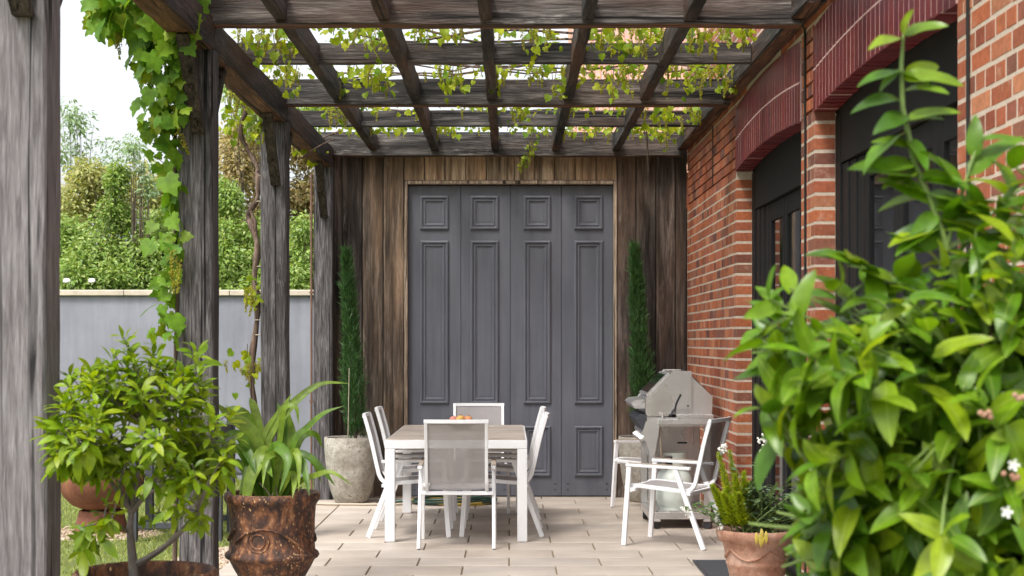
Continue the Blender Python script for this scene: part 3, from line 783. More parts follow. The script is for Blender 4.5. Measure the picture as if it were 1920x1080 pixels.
# ================================================================== CHAIRS
def make_chair():
    t = empty('patio_chair', (0, 0, 0), 'x', 'chair', 'white patio chairs')
    hy = .26
    for s in (-1, 1):
        y = s * hy
        m = MB(); m.bar((.285, y + s * .004, .003), (.245, y, .568), .024, .036, (1, 0, 0), c=.003); m.build('leg', M['white'], t)
        m = MB(); m.bar((-.315, y + s * .004, .003), (-.10, y, .568), .024, .036, (1, 0, 0), c=.003); m.build('leg', M['white'], t)
        m = MB(); m.bar((.268, y, .578), (-.215, y, .566), .034, .022, (0, 0, 1), c=.004); ar = m.build('armrest', M['white'], t)
        m = MB(); m.bar((.25, y, .5925), (-.17, y, .5815), .030, .006, (0, 0, 1), c=.002); m.build('arm_pad', M['armpad'], ar)
        # side rail: seat side curving up into the back
        yy = s * .212
        pts = [(.285, .405), (.262, .425), (.20, .428), (.0, .412), (-.14, .402), (-.20, .415), (-.232, .455), (-.25, .52), (-.30, .74), (-.345, .90)]
        m = MB()
        sm_ = []
        ex = [(pts[0][0] + .01, pts[0][1] - .01)] + pts + [(pts[-1][0] - .004, pts[-1][1] + .016)]
        for i in range(1, len(pts)):
            p_, q_, r_, s_ = [Vector(ex[i + k_ - 1]) for k_ in range(4)]
            for j in range(4):
                u = j / 4; sm_.append(.5 * ((2 * q_) + (r_ - p_) * u + (2 * p_ - 5 * q_ + 4 * r_ - s_) * u * u + (3 * q_ - p_ - 3 * r_ + s_) * u ** 3))
        sm_.append(Vector(pts[-1])); vs = []
        for i, p_ in enumerate(sm_):
            d_ = (sm_[min(len(sm_) - 1, i + 1)] - sm_[max(0, i - 1)]).normalized(); n_ = Vector((-d_.y, d_.x)) * .0145
            for (a_, b_) in ((-1, -.8), (-.8, -1), (.8, -1), (1, -.8), (1, .8), (.8, 1), (-.8, 1), (-1, .8)):
                vs.append((p_.x + n_.x * b_, yy + .0115 * a_, p_.y + n_.y * b_))
        k_ = len(sm_)
        m.add(vs, [(i * 8 + j, i * 8 + (j + 1) % 8, (i + 1) * 8 + (j + 1) % 8, (i + 1) * 8 + j) for i in range(k_ - 1) for j in range(8)] + [tuple(range(8)), tuple(range(k_ * 8 - 1, k_ * 8 - 9, -1))])
        m.build('side_rail', M['white'], t, 35)
    m = MB()
    m.bar((.272, -.222, .412), (.272, .222, .412), .026, .026, c=.003); m.build('cross_rail', M['white'], t); m = MB()
    m.bar((-.196, -.222, .386), (-.196, .222, .386), .03, .026, c=.003)
    for y in (-.235, .235): m.box(-.215, -.178, y - .025, y + .025, .374, .398, c=.003)
    m.build('cross_rail', M['white'], t); m = MB()
    for y in (-.235, .235): m.box(.20, .24, y - .025, y + .025, .392, .416, c=.003)
    m.bar((.235, -.262, .395), (.235, .262, .395), .022, .022, c=.002)
    m.build('cross_rail', M['white'], t)
    m = MB(); n = 8   # top rail, slightly bowed
    pt = [(-.347 - .018 * (1 - (2 * i / n - 1) ** 2), -.222 + .444 * i / n, .901) for i in range(n + 1)]
    for a, b in zip(pt[:-1], pt[1:]): m.bar(a, b, .022, .026, ext=.003)
    m.build('top_rail', M['white'], t)
    def sling(pts, name, bow):
        m = MB(); n = 10; vs = []
        for (x, z) in pts:
            for j in range(n + 1):
                u = 2 * j / n - 1; vs.append((x - bow[0] * (1 - u * u), u * .204, z - bow[1] * (1 - u * u)))
        fs = [(i * (n + 1) + j, i * (n + 1) + j + 1, (i + 1) * (n + 1) + j + 1, (i + 1) * (n + 1) + j) for i in range(len(pts) - 1) for j in range(n)]
        m.add(vs, fs)
        return m.build(name, M['sling'], t, 60)
    sling([(.262, .432), (.20, .436), (.0, .420), (-.13, .410), (-.185, .414)], 'seat_sling', (0, .012))
    sling([(-.232, .458), (-.25, .52), (-.275, .63), (-.30, .74), (-.342, .888)], 'back_sling', (.018, 0))
    return t
M['armpad'] = plain('taupe_arm_pad', (.36, .29, .23), 0.6, nz=.1)
chair = make_chair(); index_kids()
def put(c, x, y, deg, label):
    c.location = (x, y, 0); c.rotation_euler = (0, 0, R(deg)); c['label'] = label
put(chair, -.372, 11.52, 90, 'white chair at the near end of the table with its back to the camera')
for (x, y, d, lab) in (
    (-.27, 13.78, -90, 'white chair at the far end of the table against the grey door'),
    (-.735, 12.15, 0, 'white chair on the left of the table, nearer the camera'),
    (-.735, 13.26, 0, 'white chair on the left of the table, nearer the grey door'),
    (-.070, 12.19, 180, 'white chair on the right of the table, nearer the camera'),
    (-.070, 13.30, 180, 'white chair on the right of the table, nearer the grey door'),
    (1.19, 11.55, 154, 'single white chair standing in front of the barbecue facing left'),
    (1.29, 14.0, 212, 'white chair half hidden behind the barbecue beside the grey door')):
    c = copy_tree(chair); put(c, x, y, d, lab)

# ================================================================== FRUIT BOWL
bowl = MB(); c0 = (-.385, 12.85, TH + .008)
bowl.lathe([(0, .0), (.06, 0), (.058, .012), (.10, .036), (.125, .066), (.118, .066), (.095, .044), (.055, .024), (0, .024)], c0, 32); c0 = (c0[0], c0[1], c0[2] + .024)
tag(bowl.build('fruit_bowl', M['frame_wood'], None, 40), 'shallow wooden bowl holding fruit on the table', 'bowl')
M['fruit_y'] = pot_mat('yellow_fruit_skin', [(.3, (.62, .33, .08)), (.7, (.72, .46, .14))], 6, .45, .05)
M['fruit_o'] = pot_mat('orange_fruit_skin', [(.3, (.62, .20, .09)), (.7, (.70, .36, .16))], 6, .45, .05)
M['fruit_p'] = pot_mat('pink_fruit_skin', [(.3, (.55, .14, .12)), (.7, (.68, .34, .24))], 6, .45, .05)
for (dx, dy, dz, r, mm, lab) in ((-.062, -.01, .058, .034, 'fruit_p', 'pinkish peach at the left end of the bowl on the table'), (-.008, -.035, .062, .036, 'fruit_y', 'yellow peach in the middle of the fruit bowl'),
                                 (.055, -.012, .060, .035, 'fruit_o', 'orange peach at the right end of the fruit bowl'), (.0, .045, .062, .034, 'fruit_o', 'orange peach behind the yellow one in the bowl')):
    m = MB(); cx, cy, cz = c0[0] + dx, c0[1] + dy, c0[2] + dz
    m.ball((cx, cy, cz), r, 16, 10, (1, 1, .92)); b = m.build('peach', M[mm], None, 180); tag(b, lab, 'fruit')
    m = MB(); m.tube([(cx, cy, cz + r * .86), (cx + .004, cy, cz + r * 1.12)], .003, 5); m.build('stalk', M['twig'], b)

# ================================================================== BARBECUE
bb = empty('barbecue', (1.3, 12.85, 0), 'stainless steel gas barbecue on castors against the brick wall', 'barbecue')
def q(px, py, s=241.0): return ((px - VX) / s, EYE - (py - VY) / s)
Y0, Y1 = 12.45, 13.22
# lid: side plates and skin
side = [q(1210.8, 780.8), q(1210.8, 747.4), q(1261.9, 695.6), q(1296.7, 695.6), q(1296.7, 767.4), q(1262, 767.4), q(1252, 780.8)]
for (a, b) in ((Y0, Y0 + .012), (Y1 - .012, Y1)):
    m = MB(); m.prism(side, 'y', a, b); m.build('lid_side', M['steel'], bb)
sk = MB(); skp = [q(1212.3, 775), q(1212.3, 748), q(1262.6, 697.4), q(1296.5, 697.4), q(1296.5, 715)]
for (a, b) in zip(skp[:-1], skp[1:]):
    d = Vector((b[0] - a[0], 0, b[1] - a[1])).normalized(); nrm = Vector((d.z, 0, -d.x)) * .012
    vs = [(a[0], Y0 + .013, a[1]), (b[0], Y0 + .013, b[1]), (b[0], Y1 - .013, b[1]), (a[0], Y1 - .013, a[1])]
    vs += [(v[0] + nrm.x, v[1], v[2] + nrm.z) for v in vs]
    sk.add(vs, [(0, 1, 2, 3), (7, 6, 5, 4), (0, 4, 5, 1), (1, 5, 6, 2), (2, 6, 7, 3), (3, 7, 4, 0)])
sk.build('lid', M['steel'], bb)
# raised window strip on the sloping front
a, b = Vector((*q(1216, 744),)), Vector((*q(1256, 703.5),)); dn = Vector((-(b - a).y, (b - a).x)).normalized()
def slope(u, h): p = a + (b - a) * u + dn * h; return (p.x, p.y)
m = MB(); m.prism([slope(.0, .002), slope(1.03, .002), slope(1.03, .022), slope(.0, .022)], 'y', Y0 + .05, Y1 - .05); wn = m.build('window_frame', M['steel'], bb)
m = MB(); m.prism([slope(.10, .0225), slope(.93, .0225), slope(.93, .025), slope(.10, .025)], 'y', Y0 + .09, Y1 - .09); m.build('window', M['glass'], wn)
m = MB(); m.prism([q(1213, 700.5), q(1262, 697), q(1262, 695), q(1258, 693)], 'y', 0, .001)
# slot in the side plate
m = MB(); arc = []
for i in range(9):
    t = i / 8; arc.append((1275.5 - 9.5 * math.sin(t * 1.5) , 742 + 26 * t))
arc.append((1256, 779))
for p, r_ in zip(arc[:-1], arc[1:]):
    A, B = q(*p), q(*r_); m.bar((A[0], Y0 - .0005, A[1]), (B[0], Y0 - .0005, B[1]), .003, .015, (0, 0, 1) if abs(A[1] - B[1]) < abs(A[0] - B[0]) else (1, 0, 0), ext=.003)
m.build('lid_slot', M['slotdark'] if 'slotdark' in M else M['char'], bb)
m = MB(); 
for (px, py, r_) in ((1290, 761, .007), (1275.5, 741, .009)):
    c = q(px, py); m.tube([(c[0], Y0 - .006, c[1]), (c[0], Y0 + .004, c[1])], r_, 10)
m.build('bolt', M['dark'], bb)
back = [q(1251, 781), q(1262.5, 768.3), q(1297.5, 768.3), q(1297.6, 708), q(1301, 709.6), q(1336.7, 743.7), q(1335.5, 776), q(1266, 784)]
back = [q(1268, 781), q(1268, 706), q(1299, 706), q(1301, 709.6), q(1336.7, 743.7), q(1335.5, 776), q(1330, 784)]
for (a_, b_) in ((Y0 + .02, Y0 + .035), (Y1 - .035, Y1 - .02)):
    m = MB(); m.prism(back, 'y', a_, b_); m.build('hood_side', M['steel'], bb)
bkp = [q(1300, 706), q(1336.7, 743.7), q(1335.5, 776)]
m = MB()
for A, B in zip(bkp[:-1], bkp[1:]): m.add([(A[0], Y0 + .02, A[1]), (B[0], Y0 + .02, B[1]), (B[0], Y1 - .02, B[1]), (A[0], Y1 - .02, A[1])], [(0, 1, 2, 3)])
m.build('hood_back', M['steel'], bb)
# firebox and side tray
fb = [q(1213, 781.5), q(1336, 785), q(1336, 800), q(1236, 800), q(1213, 812)]
m = MB(); m.prism(fb, 'y', Y0 + .006, Y1 - .006); m.build('firebox', M['steel'], bb)
A, B = q(1234, 786), q(1343, 795)
m = MB(); m.box(A[0], B[0], Y0 - .06, Y0 - .002, B[1], A[1], c=.003); m.build('side_rail', M['white'] if False else M['steel'], bb)
A, B = q(1268, 776.5), q(1337, 785.4)
m = MB(); m.box(A[0], B[0], Y0 - .055, Y0 - .012, B[1], A[1], c=.006); m.build('grease_tray', M['steel'], bb)
m = MB(); c = q(1242, 776); m.tube([(c[0], Y0 - .03, c[1] - .035), (c[0], Y0 - .03, c[1] + .012)], .012, 10); m.box(c[0] - .022, c[0] + .018, Y0 - .04, Y0 - .02, c[1] - .006, c[1] + .012, c=.003); m.build('rotisserie_bracket', M['steel'], bb)
# control fascia on the left, knobs, handle
fa = [q(1211, 790), q(1236, 790), q(1236, 806), q(1228, 850), q(1224, 862), q(1204, 812)]
m = MB(); m.prism(fa, 'y', Y0 - .004, Y1 + .004); m.build('control_fascia', M['steel'], bb)
dn2 = Vector((q(1204, 812)[0] - q(1224, 862)[0], 0, q(1204, 812)[1] - q(1224, 862)[1])).normalized(); out = Vector((-dn2.z, 0, dn2.x))
if out.x > 0: out = -out
kc = q(1208, 822)
for k in range(5):
    y = Y0 + .06 + k * (Y1 - Y0 - .12) / 4
    p = Vector((kc[0], y, kc[1])); m = MB(); m.tube([p, p + out * .03, p + out * .034], [.024, .022, .016], 14); m.tube([p - out * .001, p + out * .006], .03, 14); m.build('knob', M['steel'] if k else M['steel'], bb)
m = MB(); A = q(1207, 785); m.prism([q(1213, 778), q(1213, 796), q(1204, 806), q(1193, 786), q(1200, 776)], 'y', Y0 + .0, Y1); m.build('drip_guard', M['char'], bb)
m = MB(); h1 = q(1187, 757); m.prism([q(1184, 757), q(1191, 751), q(1209, 749), q(1209, 752.5), q(1196, 759), q(1190, 764)], 'y', Y0 + .03, Y1 - .03)
for y in (Y0 + .02, Y1 - .05): m.prism([q(1189, 760), q(1210, 754), q(1210, 766), q(1193, 766.5)], 'y', y, y + .012)
hA = q(1192, 763); m.tube([(hA[0], Y0 - .01, hA[1]), (hA[0], Y1 + .01, hA[1])], .014, 12)
m.build('handle', M['steel'], bb, 40)
# cart: posts, panel, shelf, castors
def wbox(x0, x1, y0, y1, z0, z1, n, mat, c=.003): m = MB(); m.box(x0, x1, y0, y1, z0, z1, c=c); return m.build(n, mat, bb)
xa, xb = q(1217, 0)[0], q(1333, 0)[0]
for (x, y) in ((xa, Y0), (xa, Y1 - .045), (xb - .05, Y0), (xb - .05, Y1 - .045)): wbox(x, x + .05, y, y + .045, .132, .832, 'post', M['steel'])
wbox(xa + .052, xb - .052, Y1 - .03, Y1 - .016, .14, .79, 'panel', M['steel'])
wbox(1.385, 1.465, Y1 - .034, Y1 - .0305, .617, .631, 'vent_slot', M['dark'], 0)
wbox(xa + .0, xb, Y0 - .002, Y1, .075, .130, 'shelf', M['steel'])
wbox(xa + .052, xb - .052, Y0 + .05, Y1 - .03, .1305, .137, 'floor_panel', M['steel'])
for (x, y, a) in ((xa + .06, Y0 + .02, .5), (xb - .03, Y0 + .02, -.4), (xa + .03, Y1 - .05, 1.2), (xb - .05, Y1 - .05, .2)):
    d = Vector((math.cos(a), math.sin(a), 0)); n_ = Vector((-d.y, d.x, 0)); p = Vector((x, y - .02, .0365))
    m = MB(); m.tube([p - n_ * .013, p + n_ * .013], .036, 16)
    cs = m.build('castor', M['dark'], bb, 40)
    m = MB(); m.bar(p + n_ * .018 + Vector((0, 0, .0)), p + n_ * .018 + Vector((0, 0, .012)) - d * .012, .04, .004, n_); m.box(p.x - .028, p.x + .028, p.y - .024, p.y + .024, .058, .0745, c=.003); m.build('castor_bracket', M['steel'], cs)
# gas bottle on the shelf: a thing of its own
gx_, gy_, gz_ = q(1269, 0)[0], 12.66, .138
gb = empty('gas_bottle', (gx_, gy_, gz_), 'pale green gas bottle standing on the lower shelf of the barbecue', 'gas bottle')
m = MB(); m.lathe([(.0, .012), (.09, .012), (.125, .03), (.148, .075), (.150, .11), (.150, .20), (.145, .245), (.125, .285), (.085, .312), (.05, .322), (.0, .325)], (gx_, gy_, gz_), 40); m.build('body', M['gas'], gb, 50)
m = MB(); m.lathe([(.112, .0), (.112, .03), (.106, .03), (.106, .0), (.112, 0)], (gx_, gy_, gz_), 32); m.build('foot_ring', M['gas'], gb, 50)
m = MB()
for k in range(3):
    a0 = k * 2.094 + .3
    vs = []
    for i in range(7):
        a = a0 + i * .22
        for (r_, z) in ((.098, .285), (.102, .43), (.094, .43), (.092, .30)): vs.append((gx_ + r_ * math.cos(a), gy_ + r_ * math.sin(a), gz_ + z))
    m.add(vs, [(i * 4 + j, i * 4 + (j + 1) % 4, (i + 1) * 4 + (j + 1) % 4, (i + 1) * 4 + j) for i in range(6) for j in range(4)] + [(0, 1, 2, 3), (27, 26, 25, 24)])
m.lathe([(.105, .425), (.105, .445), (.088, .445), (.088, .425), (.105, .425)], (gx_, gy_, gz_), 32); m.build('collar', M['gas'], gb, 40)
m = MB(); m.tube([(gx_, gy_, gz_ + .32), (gx_, gy_, gz_ + .39)], .016, 10); m.tube([(gx_, gy_, gz_ + .39), (gx_, gy_, gz_ + .405)], .03, 12); m.tube([(gx_ - .07, gy_ - .01, gz_ + .365), (gx_, gy_ - .005, gz_ + .36)], .014, 8); m.build('valve', M['dark'], gb, 40)
m = MB(); A = q(1239, 802)
m.tube([(A[0], Y0 + .06, .79), (A[0] - .002, Y0 + .03, .70), (A[0] + .004, Y0 + .04, .60), (A[0] + .02, Y0 + .07, .52), (gx_ - .05, gy_ - .05, .47), (gx_ - .06, gy_ - .01, .472)], .008, 8); tag(m.build('gas_hose', M['hose_beige'], None, 60), 'pale gas hose looping from the barbecue to its bottle', 'hose')

# ================================================================== POTS
def pot(name, prof, c, mat, label, cat='pot', soil=None, wob=.004, n=56, group=None):
    t = empty(name, c, label, cat, group)
    m = MB(); m.lathe(prof, c, n, wob); m.build('body', mat, t, 55)
    if soil:
        m = MB(); k = 24; r_, z = soil
        for i in range(6):
            pass
        m.lathe([(0, z + .02), (r_ * .4, z + .016), (r_ * .75, z + .008), (r_, z)], c, k, .01); m.build('soil', M['soil'], t, 60)
    return t
tall = [(0, 0), (.135, 0), (.15, .012), (.185, .10), (.213, .22), (.232, .36), (.240, .48), (.243, .585), (.238, .592), (.222, .590), (.220, .50), (.20, .48)]
P1 = (-1.435, 14.52, 0); P2 = (1.24, 14.62, 0)
pot('stone_planter', tall, P1, M['stone_pot'], 'tall pale speckled stone pot left of the grey door', soil=(.22, .535))
pot('stone_planter', tall, P2, M['stone_pot'], 'tall speckled stone pot behind the barbecue right of the grey door', soil=(.22, .535))
U = (-1.352, 9.12, 0)
urn = [(0, 0), (.11, 0), (.125, .012), (.150, .05), (.185, .115), (.222, .18), (.243, .222), (.262, .232), (.268, .245), (.262, .26), (.245, .272), (.240, .33), (.243, .45), (.250, .53), (.262, .545), (.272, .562), (.275, .585), (.266, .600), (.235, .600), (.226, .585), (.222, .54), (.1, .53)]
pu = pot('urn_planter', urn, U, M['rust_pot'], 'large rust-brown glazed urn holding the strap-leaved plant', soil=(.228, .555), wob=.006)
# rope swag and medallion on the urn front
m = MB()
for k in range(4):
    a0 = -math.pi / 2 - .85 + k * 1.57
    pts = []
    for i in range(15):
        t_ = i / 14; a = a0 + 1.57 * t_; r_ = .247 ; z = .41 - .085 * math.sin(math.pi * t_) * 1.0 if k % 2 else .33 + .085 * math.sin(math.pi * t_)
        pts.append((U[0] + r_ * math.cos(a), U[1] + r_ * math.sin(a), z))
    m.tube(pts, .007, 7)
m.build('rope_swag', M['rust_pot'], pu, 60)
m = MB(); a = -math.pi / 2 - .18
for r_, d_ in ((.062, .012), (.04, .02)):
    ring = [(U[0] + .243 * math.cos(a + r_ * math.cos(t_) / .243), U[1] + .243 * math.sin(a + r_ * math.cos(t_) / .243), .345 + r_ * math.sin(t_)) for t_ in [2 * math.pi * i / 20 for i in range(21)]]
    m.tube(ring, .0045, 6, cap=False)
m.build('medallion', M['rust_pot'], pu, 60)
TP = (-1.255, 5.52, 0)
pot('citrus_pot', [(0, 0), (.15, 0), (.17, .02), (.20, .3), (.222, .52), (.228, .60), (.246, .615), (.252, .64), (.246, .665), (.236, .672), (.226, .662), (.220, .60), (.1, .58)], TP, M['rust_pot'], 'rusty brown round pot in the left foreground holding the small leafy tree', soil=(.222, .612))
FP = (1.472, 9.52, 0)
tpot = [(r_ * 1.07, z_) for r_, z_ in [(0, 0), (.135, 0), (.14, .015), (.165, .13), (.168, .135), (.172, .15), (.168, .165), (.187, .26), (.193, .268), (.205, .272), (.222, .305), (.226, .33), (.220, .345), (.205, .345), (.197, .325), (.19, .29), (.1, .28)]]
pf = pot('terracotta_planter', tpot, FP, M['terracotta'], 'pinkish limewashed terracotta pot with ferns and flowers by the arch', soil=(.208, .315))
m = MB()
for k in range(5):
    a0 = -2.6 + k * 1.256; pts = []
    for i in range(11):
        t_ = i / 10; a = a0 + 1.256 * t_; z = .235 - .06 * math.sin(math.pi * t_); r_ = 1.07 * (.149 + .033 * (z - .05) / .19) + .002
        pts.append((FP[0] + r_ * math.cos(a), FP[1] + r_ * math.sin(a), z))
    m.tube(pts, .008, 6)
m.build('swag', M['terracotta'], pf, 60)
# fire bowl
FB = (-3.2, 12.55, -.03)
fbw = empty('fire_bowl', FB, 'rusty steel fire bowl on a flared base on the lawn', 'fire bowl')
m = MB(); m.lathe([(.215, 0), (.205, .02), (.17, .165), (.155, .17), (.19, .02), (.20, 0), (.215, 0)], FB, 40); m.build('base', M['rust'], fbw, 40)
m = MB(); m.lathe([(0, .165), (.12, .17), (.22, .21), (.29, .28), (.325, .36), (.335, .43), (.33, .455), (.318, .452), (.312, .40), (.28, .30), (.2, .23), (0, .19)], FB, 48); m.build('bowl', M['rust'], fbw, 50)
# dark timber garden chair
gc = empty('garden_chair', (-2.45, 12.35, -.05), 'dark charcoal timber garden chair on the lawn behind the posts', 'chair')
gx0, gx1, gy0, gy1, gz = -2.86, -2.16, 12.02, 12.62, -.05
for (x, y, h) in ((gx0, gy0, .62), (gx0, gy1 - .06, .62), (gx1 - .06, gy0, .90), (gx1 - .06, gy1 - .06, .90)):
    m = MB(); m.box(x, x + .06, y, y + .06, gz, gz + h, c=.004); m.build('leg', M['char'], gc)
for y in (gy0 + .012, gy1 - .05):
    m = MB(); m.box(gx0 + .062, gx1 - .062, y, y + .035, gz + .10, gz + .145, c=.003); m.build('stretcher', M['char'], gc)
    m = MB(); m.box(gx0 - .02, gx1 - .064, y - .01, y + .045, gz + .622, gz + .65, c=.003); m.build('armrest', M['char'], gc)
for k in range(6):
    x = gx0 + .02 + k * .105
    if k == 0: x += .045
    m = MB(); m.box(x, x + .09, gy0 + .064, gy1 - .064, gz + .40, gz + .422, c=.003); m.build('seat_slat', M['char'], gc)
for k in range(3):
    m = MB(); m.box(gx1 - .04, gx1 - .018, gy0 + .062, gy1 - .062, gz + .52 + k * .13, gz + .61 + k * .13, c=.003); m.build('back_slat', M['char'], gc)
gt = empty('garden_stool', (-2.60, 13.3, -.05), 'low dark charcoal timber table beside the garden chair on the lawn', 'table')
for (x, y) in ((-2.72, 13.0), (-2.72, 13.5), (-2.05, 13.0), (-2.05, 13.5)):
    m = MB(); m.box(x, x + .055, y, y + .055, gz, gz + .42, c=.004); m.build('leg', M['char'], gt)
for k in range(5):
    m = MB(); m.box(-2.76, -1.95, 12.97 + k * .122, 12.97 + k * .122 + .11, gz + .424, gz + .45, c=.003); m.build('plank', M['char'], gt)
# door mat
m = MB(); m.box(1.21, 1.655, 9.65, 10.58, .0045, .016, c=.004); dm = m.build('door_mat', M['mat']); tag(dm, 'charcoal ribbed door mat on the paving beside the terracotta pot', 'mat')
m = MB()
for (a, b, c, d) in ((1.213, 1.225, 9.66, 10.57), (1.64, 1.652, 9.66, 10.57)): m.box(a, b, c, d, .0165, .019, c=.001)
m.build('border', M['dark'], dm)
# garden hose coil
hc = Vector((-.80, 14.42, 0))
hz = empty('garden_hose', hc, 'coil of dark green and yellow garden hose on the floor by the door', 'hose')
for (mt, sd, n_) in (('hose_green', 3, 6), ('hose_yellow', 5, 2), ('hose_green', 9, 3)):
    rr = random.Random(sd); m = MB(); pts = []
    for k in range(n_ * 22):
        a = k / 22 * 2 * math.pi; t_ = k / 22
        r_ = .285 + .05 * math.sin(t_ * 2.1 + sd) + .02 * math.sin(3 * a + sd)
        pts.append((hc.x + .30 + r_ * 1.12 * math.cos(a) + .02 * math.sin(t_), hc.y + r_ * .80 * math.sin(a), .012 + .012 * ((k // 22) % 4) + .006 * math.sin(a * 2 + t_)))
    m.tube(pts, .010, 6); m.build('coil', M[mt], hz, 60)
m = MB(); m.tube([(-.83, 14.35, .014), (-1.0, 14.22, .012), (-1.3, 14.20, .012), (-1.62, 14.24, .012), (-1.78, 14.3, .012)], .011, 7); m.build('tail', M['hose_beige'], hz, 60)
m = MB(); m.tube([(-1.03, 14.35, .02), (-.94, 14.34, .03)], [.022, .018], 10); m.build('connector', M['hose_green'], hz, 60)
# poly pipe in the garden at the left pot
m = MB(); m.tube([(-1.75, 6.3, -.04), (-1.66, 6.1, .30), (-1.60, 5.9, .57), (-1.52, 5.75, .66), (-1.46, 5.66, .60)], .006, 6); tag(m.build('irrigation_tube', M['cable'], None, 60), 'thin black drip irrigation tube arching into the left foreground pot', 'tube')

# ================================================================== LEAVES AND PLANTS
def leaf_arr(L_, W_, prof, fold=.25, droop=.25, nt_=5, wave=0.0):
    """vertices/faces of one blade along +Y, normal +Z"""
    vs = []; fs = []
    for i in range(nt_ + 1):
        t = i / nt_; w = W_ * prof(t) / 2; y = L_ * (t - droop * .25 * t * t); z = -L_ * droop * t * t
        wv = wave * L_ * math.sin(t * 9)
        vs += [(-w, y, z + fold * w + wv), (0, y, z), (w, y, z + fold * w - wv)]
    for i in range(nt_):
        a = i * 3
        fs += [(a, a + 1, a + 4, a + 3), (a + 1, a + 2, a + 5, a + 4)]
    return np.array(vs), np.array(fs)
lance = lambda t: max(.04, math.sin(math.pi * min(1, t ** .85)) ** .8)
obov = lambda t: max(.06, math.sin(math.pi * min(1, t ** 1.25)) ** .8)
oval = lambda t: max(.03, math.sin(math.pi * min(1, t ** .8)) ** .62 * (1 - .25 * t))
def vine_leaf(S, fold=.18):
    # five-lobed grape leaf, toothed outline; stalk at the origin, along +Y
    out = [(0, 0), (.20, -.16), (.40, -.10), (.42, .06), (.56, .14), (.52, .30), (.38, .40), (.45, .58), (.30, .66), (.20, .70), (.12, .88), (0, 1.02)]
    pts = out + [(-x, y) for x, y in out[-2:0:-1]]
    vs = [(0, .34, 0)]; 
    for x, y in pts:
        r2 = x * x + (y - .34) ** 2
        vs.append((x * S, y * S, (fold * abs(x) - .22 * r2) * S))
    vs[0] = (0, .34 * S, .02 * S)
    n = len(pts); fs = [(0, 1 + i, 1 + (i + 1) % n) for i in range(n)]
    return np.array(vs), np.array(fs)
def arr_mesh(name, arr, mat):
    me = bpy.data.meshes.new(name); me.from_pydata(arr[0].tolist(), [], arr[1].tolist())
    me.polygons.foreach_set('use_smooth', [True] * len(me.polygons)); me.materials.append(mat); me.update(); return me
def basis(d, n):
    d = Vector(d).normalized(); n = Vector(n); n = n - d * n.dot(d)
    if n.length < 1e-4: n = d.orthogonal()
    n.normalize(); x = d.cross(n)
    return Matrix((x, d, n)).transposed()
def place(p, d, n, s=1.0):
    m = (basis(d, n) * s).to_4x4(); m.translation = Vector(p); return m
def joined(name, items, mat, parent, kind='stuff'):
    """items: list of (arr, [matrices])"""
    Vs, Fs, b = [], [], 0; k = None
    for arr, mats in items:
        if not mats: continue
        A = np.array([np.array(m) for m in mats]); v = arr[0]; f = arr[1]
        W = np.einsum('mij,vj->mvi', A[:, :3, :3], v) + A[:, None, :3, 3]
        Vs.append(W.reshape(-1, 3)); Fs.append((f[None] + (np.arange(len(mats)) * len(v))[:, None, None] + b).reshape(-1, f.shape[1])); b += len(mats) * len(v)
    if not Vs: return None
    o = np_mesh(name, np.concatenate(Vs), np.concatenate(Fs), mat, parent, True)
    if kind: o['kind'] = kind
    return o
def foliage(arrs, mats, mat, parent, nparts, key=None, name='leaf', rest='foliage', near=None):
    """mats: list of (arr index, matrix). The largest in view become parts, the rest one stuff part."""
    def sz(im):
        p = im[1].translation; s = im[1].to_scale().x
        if p.y < .3: return 0
        px = VX + p.x * F / p.y; py = VY - (p.z - EYE) * F / p.y
        if px < 0 or px > 1920 or py < 0 or py > 1080: return 0
        return s / p.y * (1 - .12 * abs(p.y - (key or p.y)) )
    if key is None: mats = sorted(mats, key=sz, reverse=True)
    else: mats = sorted(mats, key=lambda im: (sz(im) > 0, -im[1].translation.y), reverse=True)
    meshes = [arr_mesh(name, a, near or mat) for a in arrs]
    for i, m in mats[:nparts]: inst(name, meshes[i], m, parent)
    joined(rest, [(arrs[i], [m for j, m in mats[nparts:] if j == i]) for i in range(len(arrs))], mat, parent)
def rv(s=1.0): return Vector((random.gauss(0, s), random.gauss(0, s), random.gauss(0, s)))
def curve(p0, p1, bend, n=6):
    p0, p1, b = Vector(p0), Vector(p1), Vector(bend)
    return [p0 * (1 - t) ** 2 + (p0 * .5 + p1 * .5 + b) * 2 * t * (1 - t) + p1 * t * t for t in [i / n for i in range(n + 1)]]

